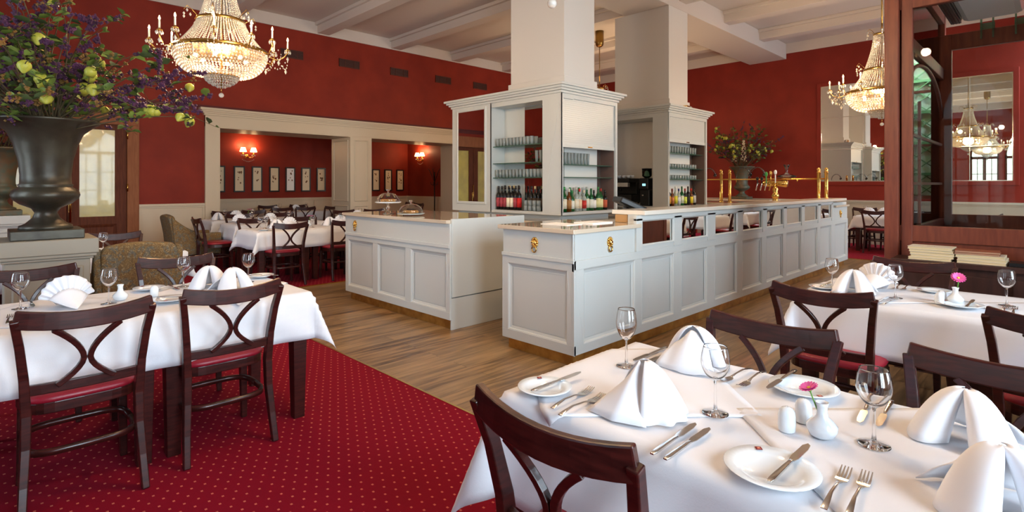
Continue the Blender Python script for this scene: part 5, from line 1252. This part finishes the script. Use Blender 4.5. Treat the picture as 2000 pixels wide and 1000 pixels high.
obj('rail', MB().tube([(0, 2.83, .45), (0, 6.4, .45)], .014), M_BRASS, t); obj('rail', MB().tube([(.12, 2.83, .45), (.12, 6.4, .45)], .012).tube([(0, 4.7, .45), (.12, 4.7, .45)], .01).tube([(0, 2.9, .45), (.12, 2.9, .45)], .01), M_BRASS, t)
for y in (3.3, 4.4, 5.4): obj('rail_finial', MB().tube([(0, y, .45), (0, y, .40)], .01), M_BRASS, t)
obj('post', MB().lathe([(.045, 0), (.03, .02), (.029, .6)], (0, 6.38, 0), 18), M_BRASS, t)
t = thing('decanter', 'wide-bottomed glass decanter standing on the brass rail', 'decanter', (10.56, 3.5, 1.5405))
obj('body', MB().lathe(crv([(.04, 0), (.15, .02), (.165, .035), (.12, .06), (.03, .09), (.018, .13), (.03, .19), (.06, .25)], 3), seg=30), M_CLEAR, t)
for k, (y, l) in enumerate(((4.28, 'curved glass wine funnel on the rail before the green urn'), (4.02, 'curved glass wine funnel on the rail beside the urn neck'), (4.98, 'curved glass wine funnel on the rail beyond the paired posts'))):
    t = thing('wine_funnel', l, 'glass decanter', (10.56, y, 1.536), 0, 'curved glass funnels on the rail')
    pts = [(0, .14*math.cos(PI*q/12)+.0, .02+.2*math.sin(PI*q/12)) for q in range(12)]; obj('glass_tube', MB().tube([(0,.14,-.0)]+pts, [.011]*10+[.014,.02,.03], 10), M_CLEAR, t)
    obj('spout', MB().sphere((0, -.12, .07), .03, 12, 8), M_CLEAR, t)
t = thing('beer_tap', 'brass beer tap column with five taps on the far wing of the bar', 'beer tap', (10.45, 3.66, 1.0755))
obj('column', MB().lathe([(.07, 0), (.075, .02), (.05, .03), (.045, .09), (.06, .12), (.07, .15), (.05, .18), (.04, .22), (.055, .26), (.04, .3), (.03, .33)], seg=24), M_BRASS, t)
m = MB().lathe([(.001, -.22), (.055, -.2), (.06, -.1), (.045, -.0), (.06, .1), (.07, .19), (.055, .21), (.001, .22)], seg=20); m.xf(Matrix.Translation((0, 0, .37)) @ Matrix.Rotation(PI/2, 4, 'X')); obj('cross_barrel', m, M_BRASS, t)
for k in range(5):
    y = .16-.08*k+.12; h = (.10, .10, .2, .22, .24)[k]
    tp = obj('tap', MB().tube([(-.05, y, .37), (-.11, y, .37), (-.12, y, .34), (-.13, y+.02, .24)], .011, 8), M_STEEL if k < 3 else M_BRASS, t)
    obj('tap_handle', MB().tube([(-.11, y, .38), (-.11, y, .38+h*.6)], .01, 8).sphere((-.11, y, .38+h*.8), .028, 10, 8, sz=1.6 if k > 1 else 1.2, sx=.5), (M_BLACK, M_BLACK, mat('green_badge', (60,150,80), .4), M_BRASS, M_PORC)[k], tp)
# a few pale ornaments: gilt clock-like ornament on the second cabinet, glass on the first column
t = thing('gilt_ornament', 'small gilt ornament lit on top of the second bar cabinet', 'ornament', (9.55, 4.95, 2.81))
obj('body', MB().box(-.12, .05, -.08, .06, 0, .02).box(-.10, .03, -.06, .04, .02, .11), M_BRASS, t, bevel=.015); obj('crystal_drop', MB().sphere((.1, -.02, .06), .05, 12, 8), M_CRYS, t)
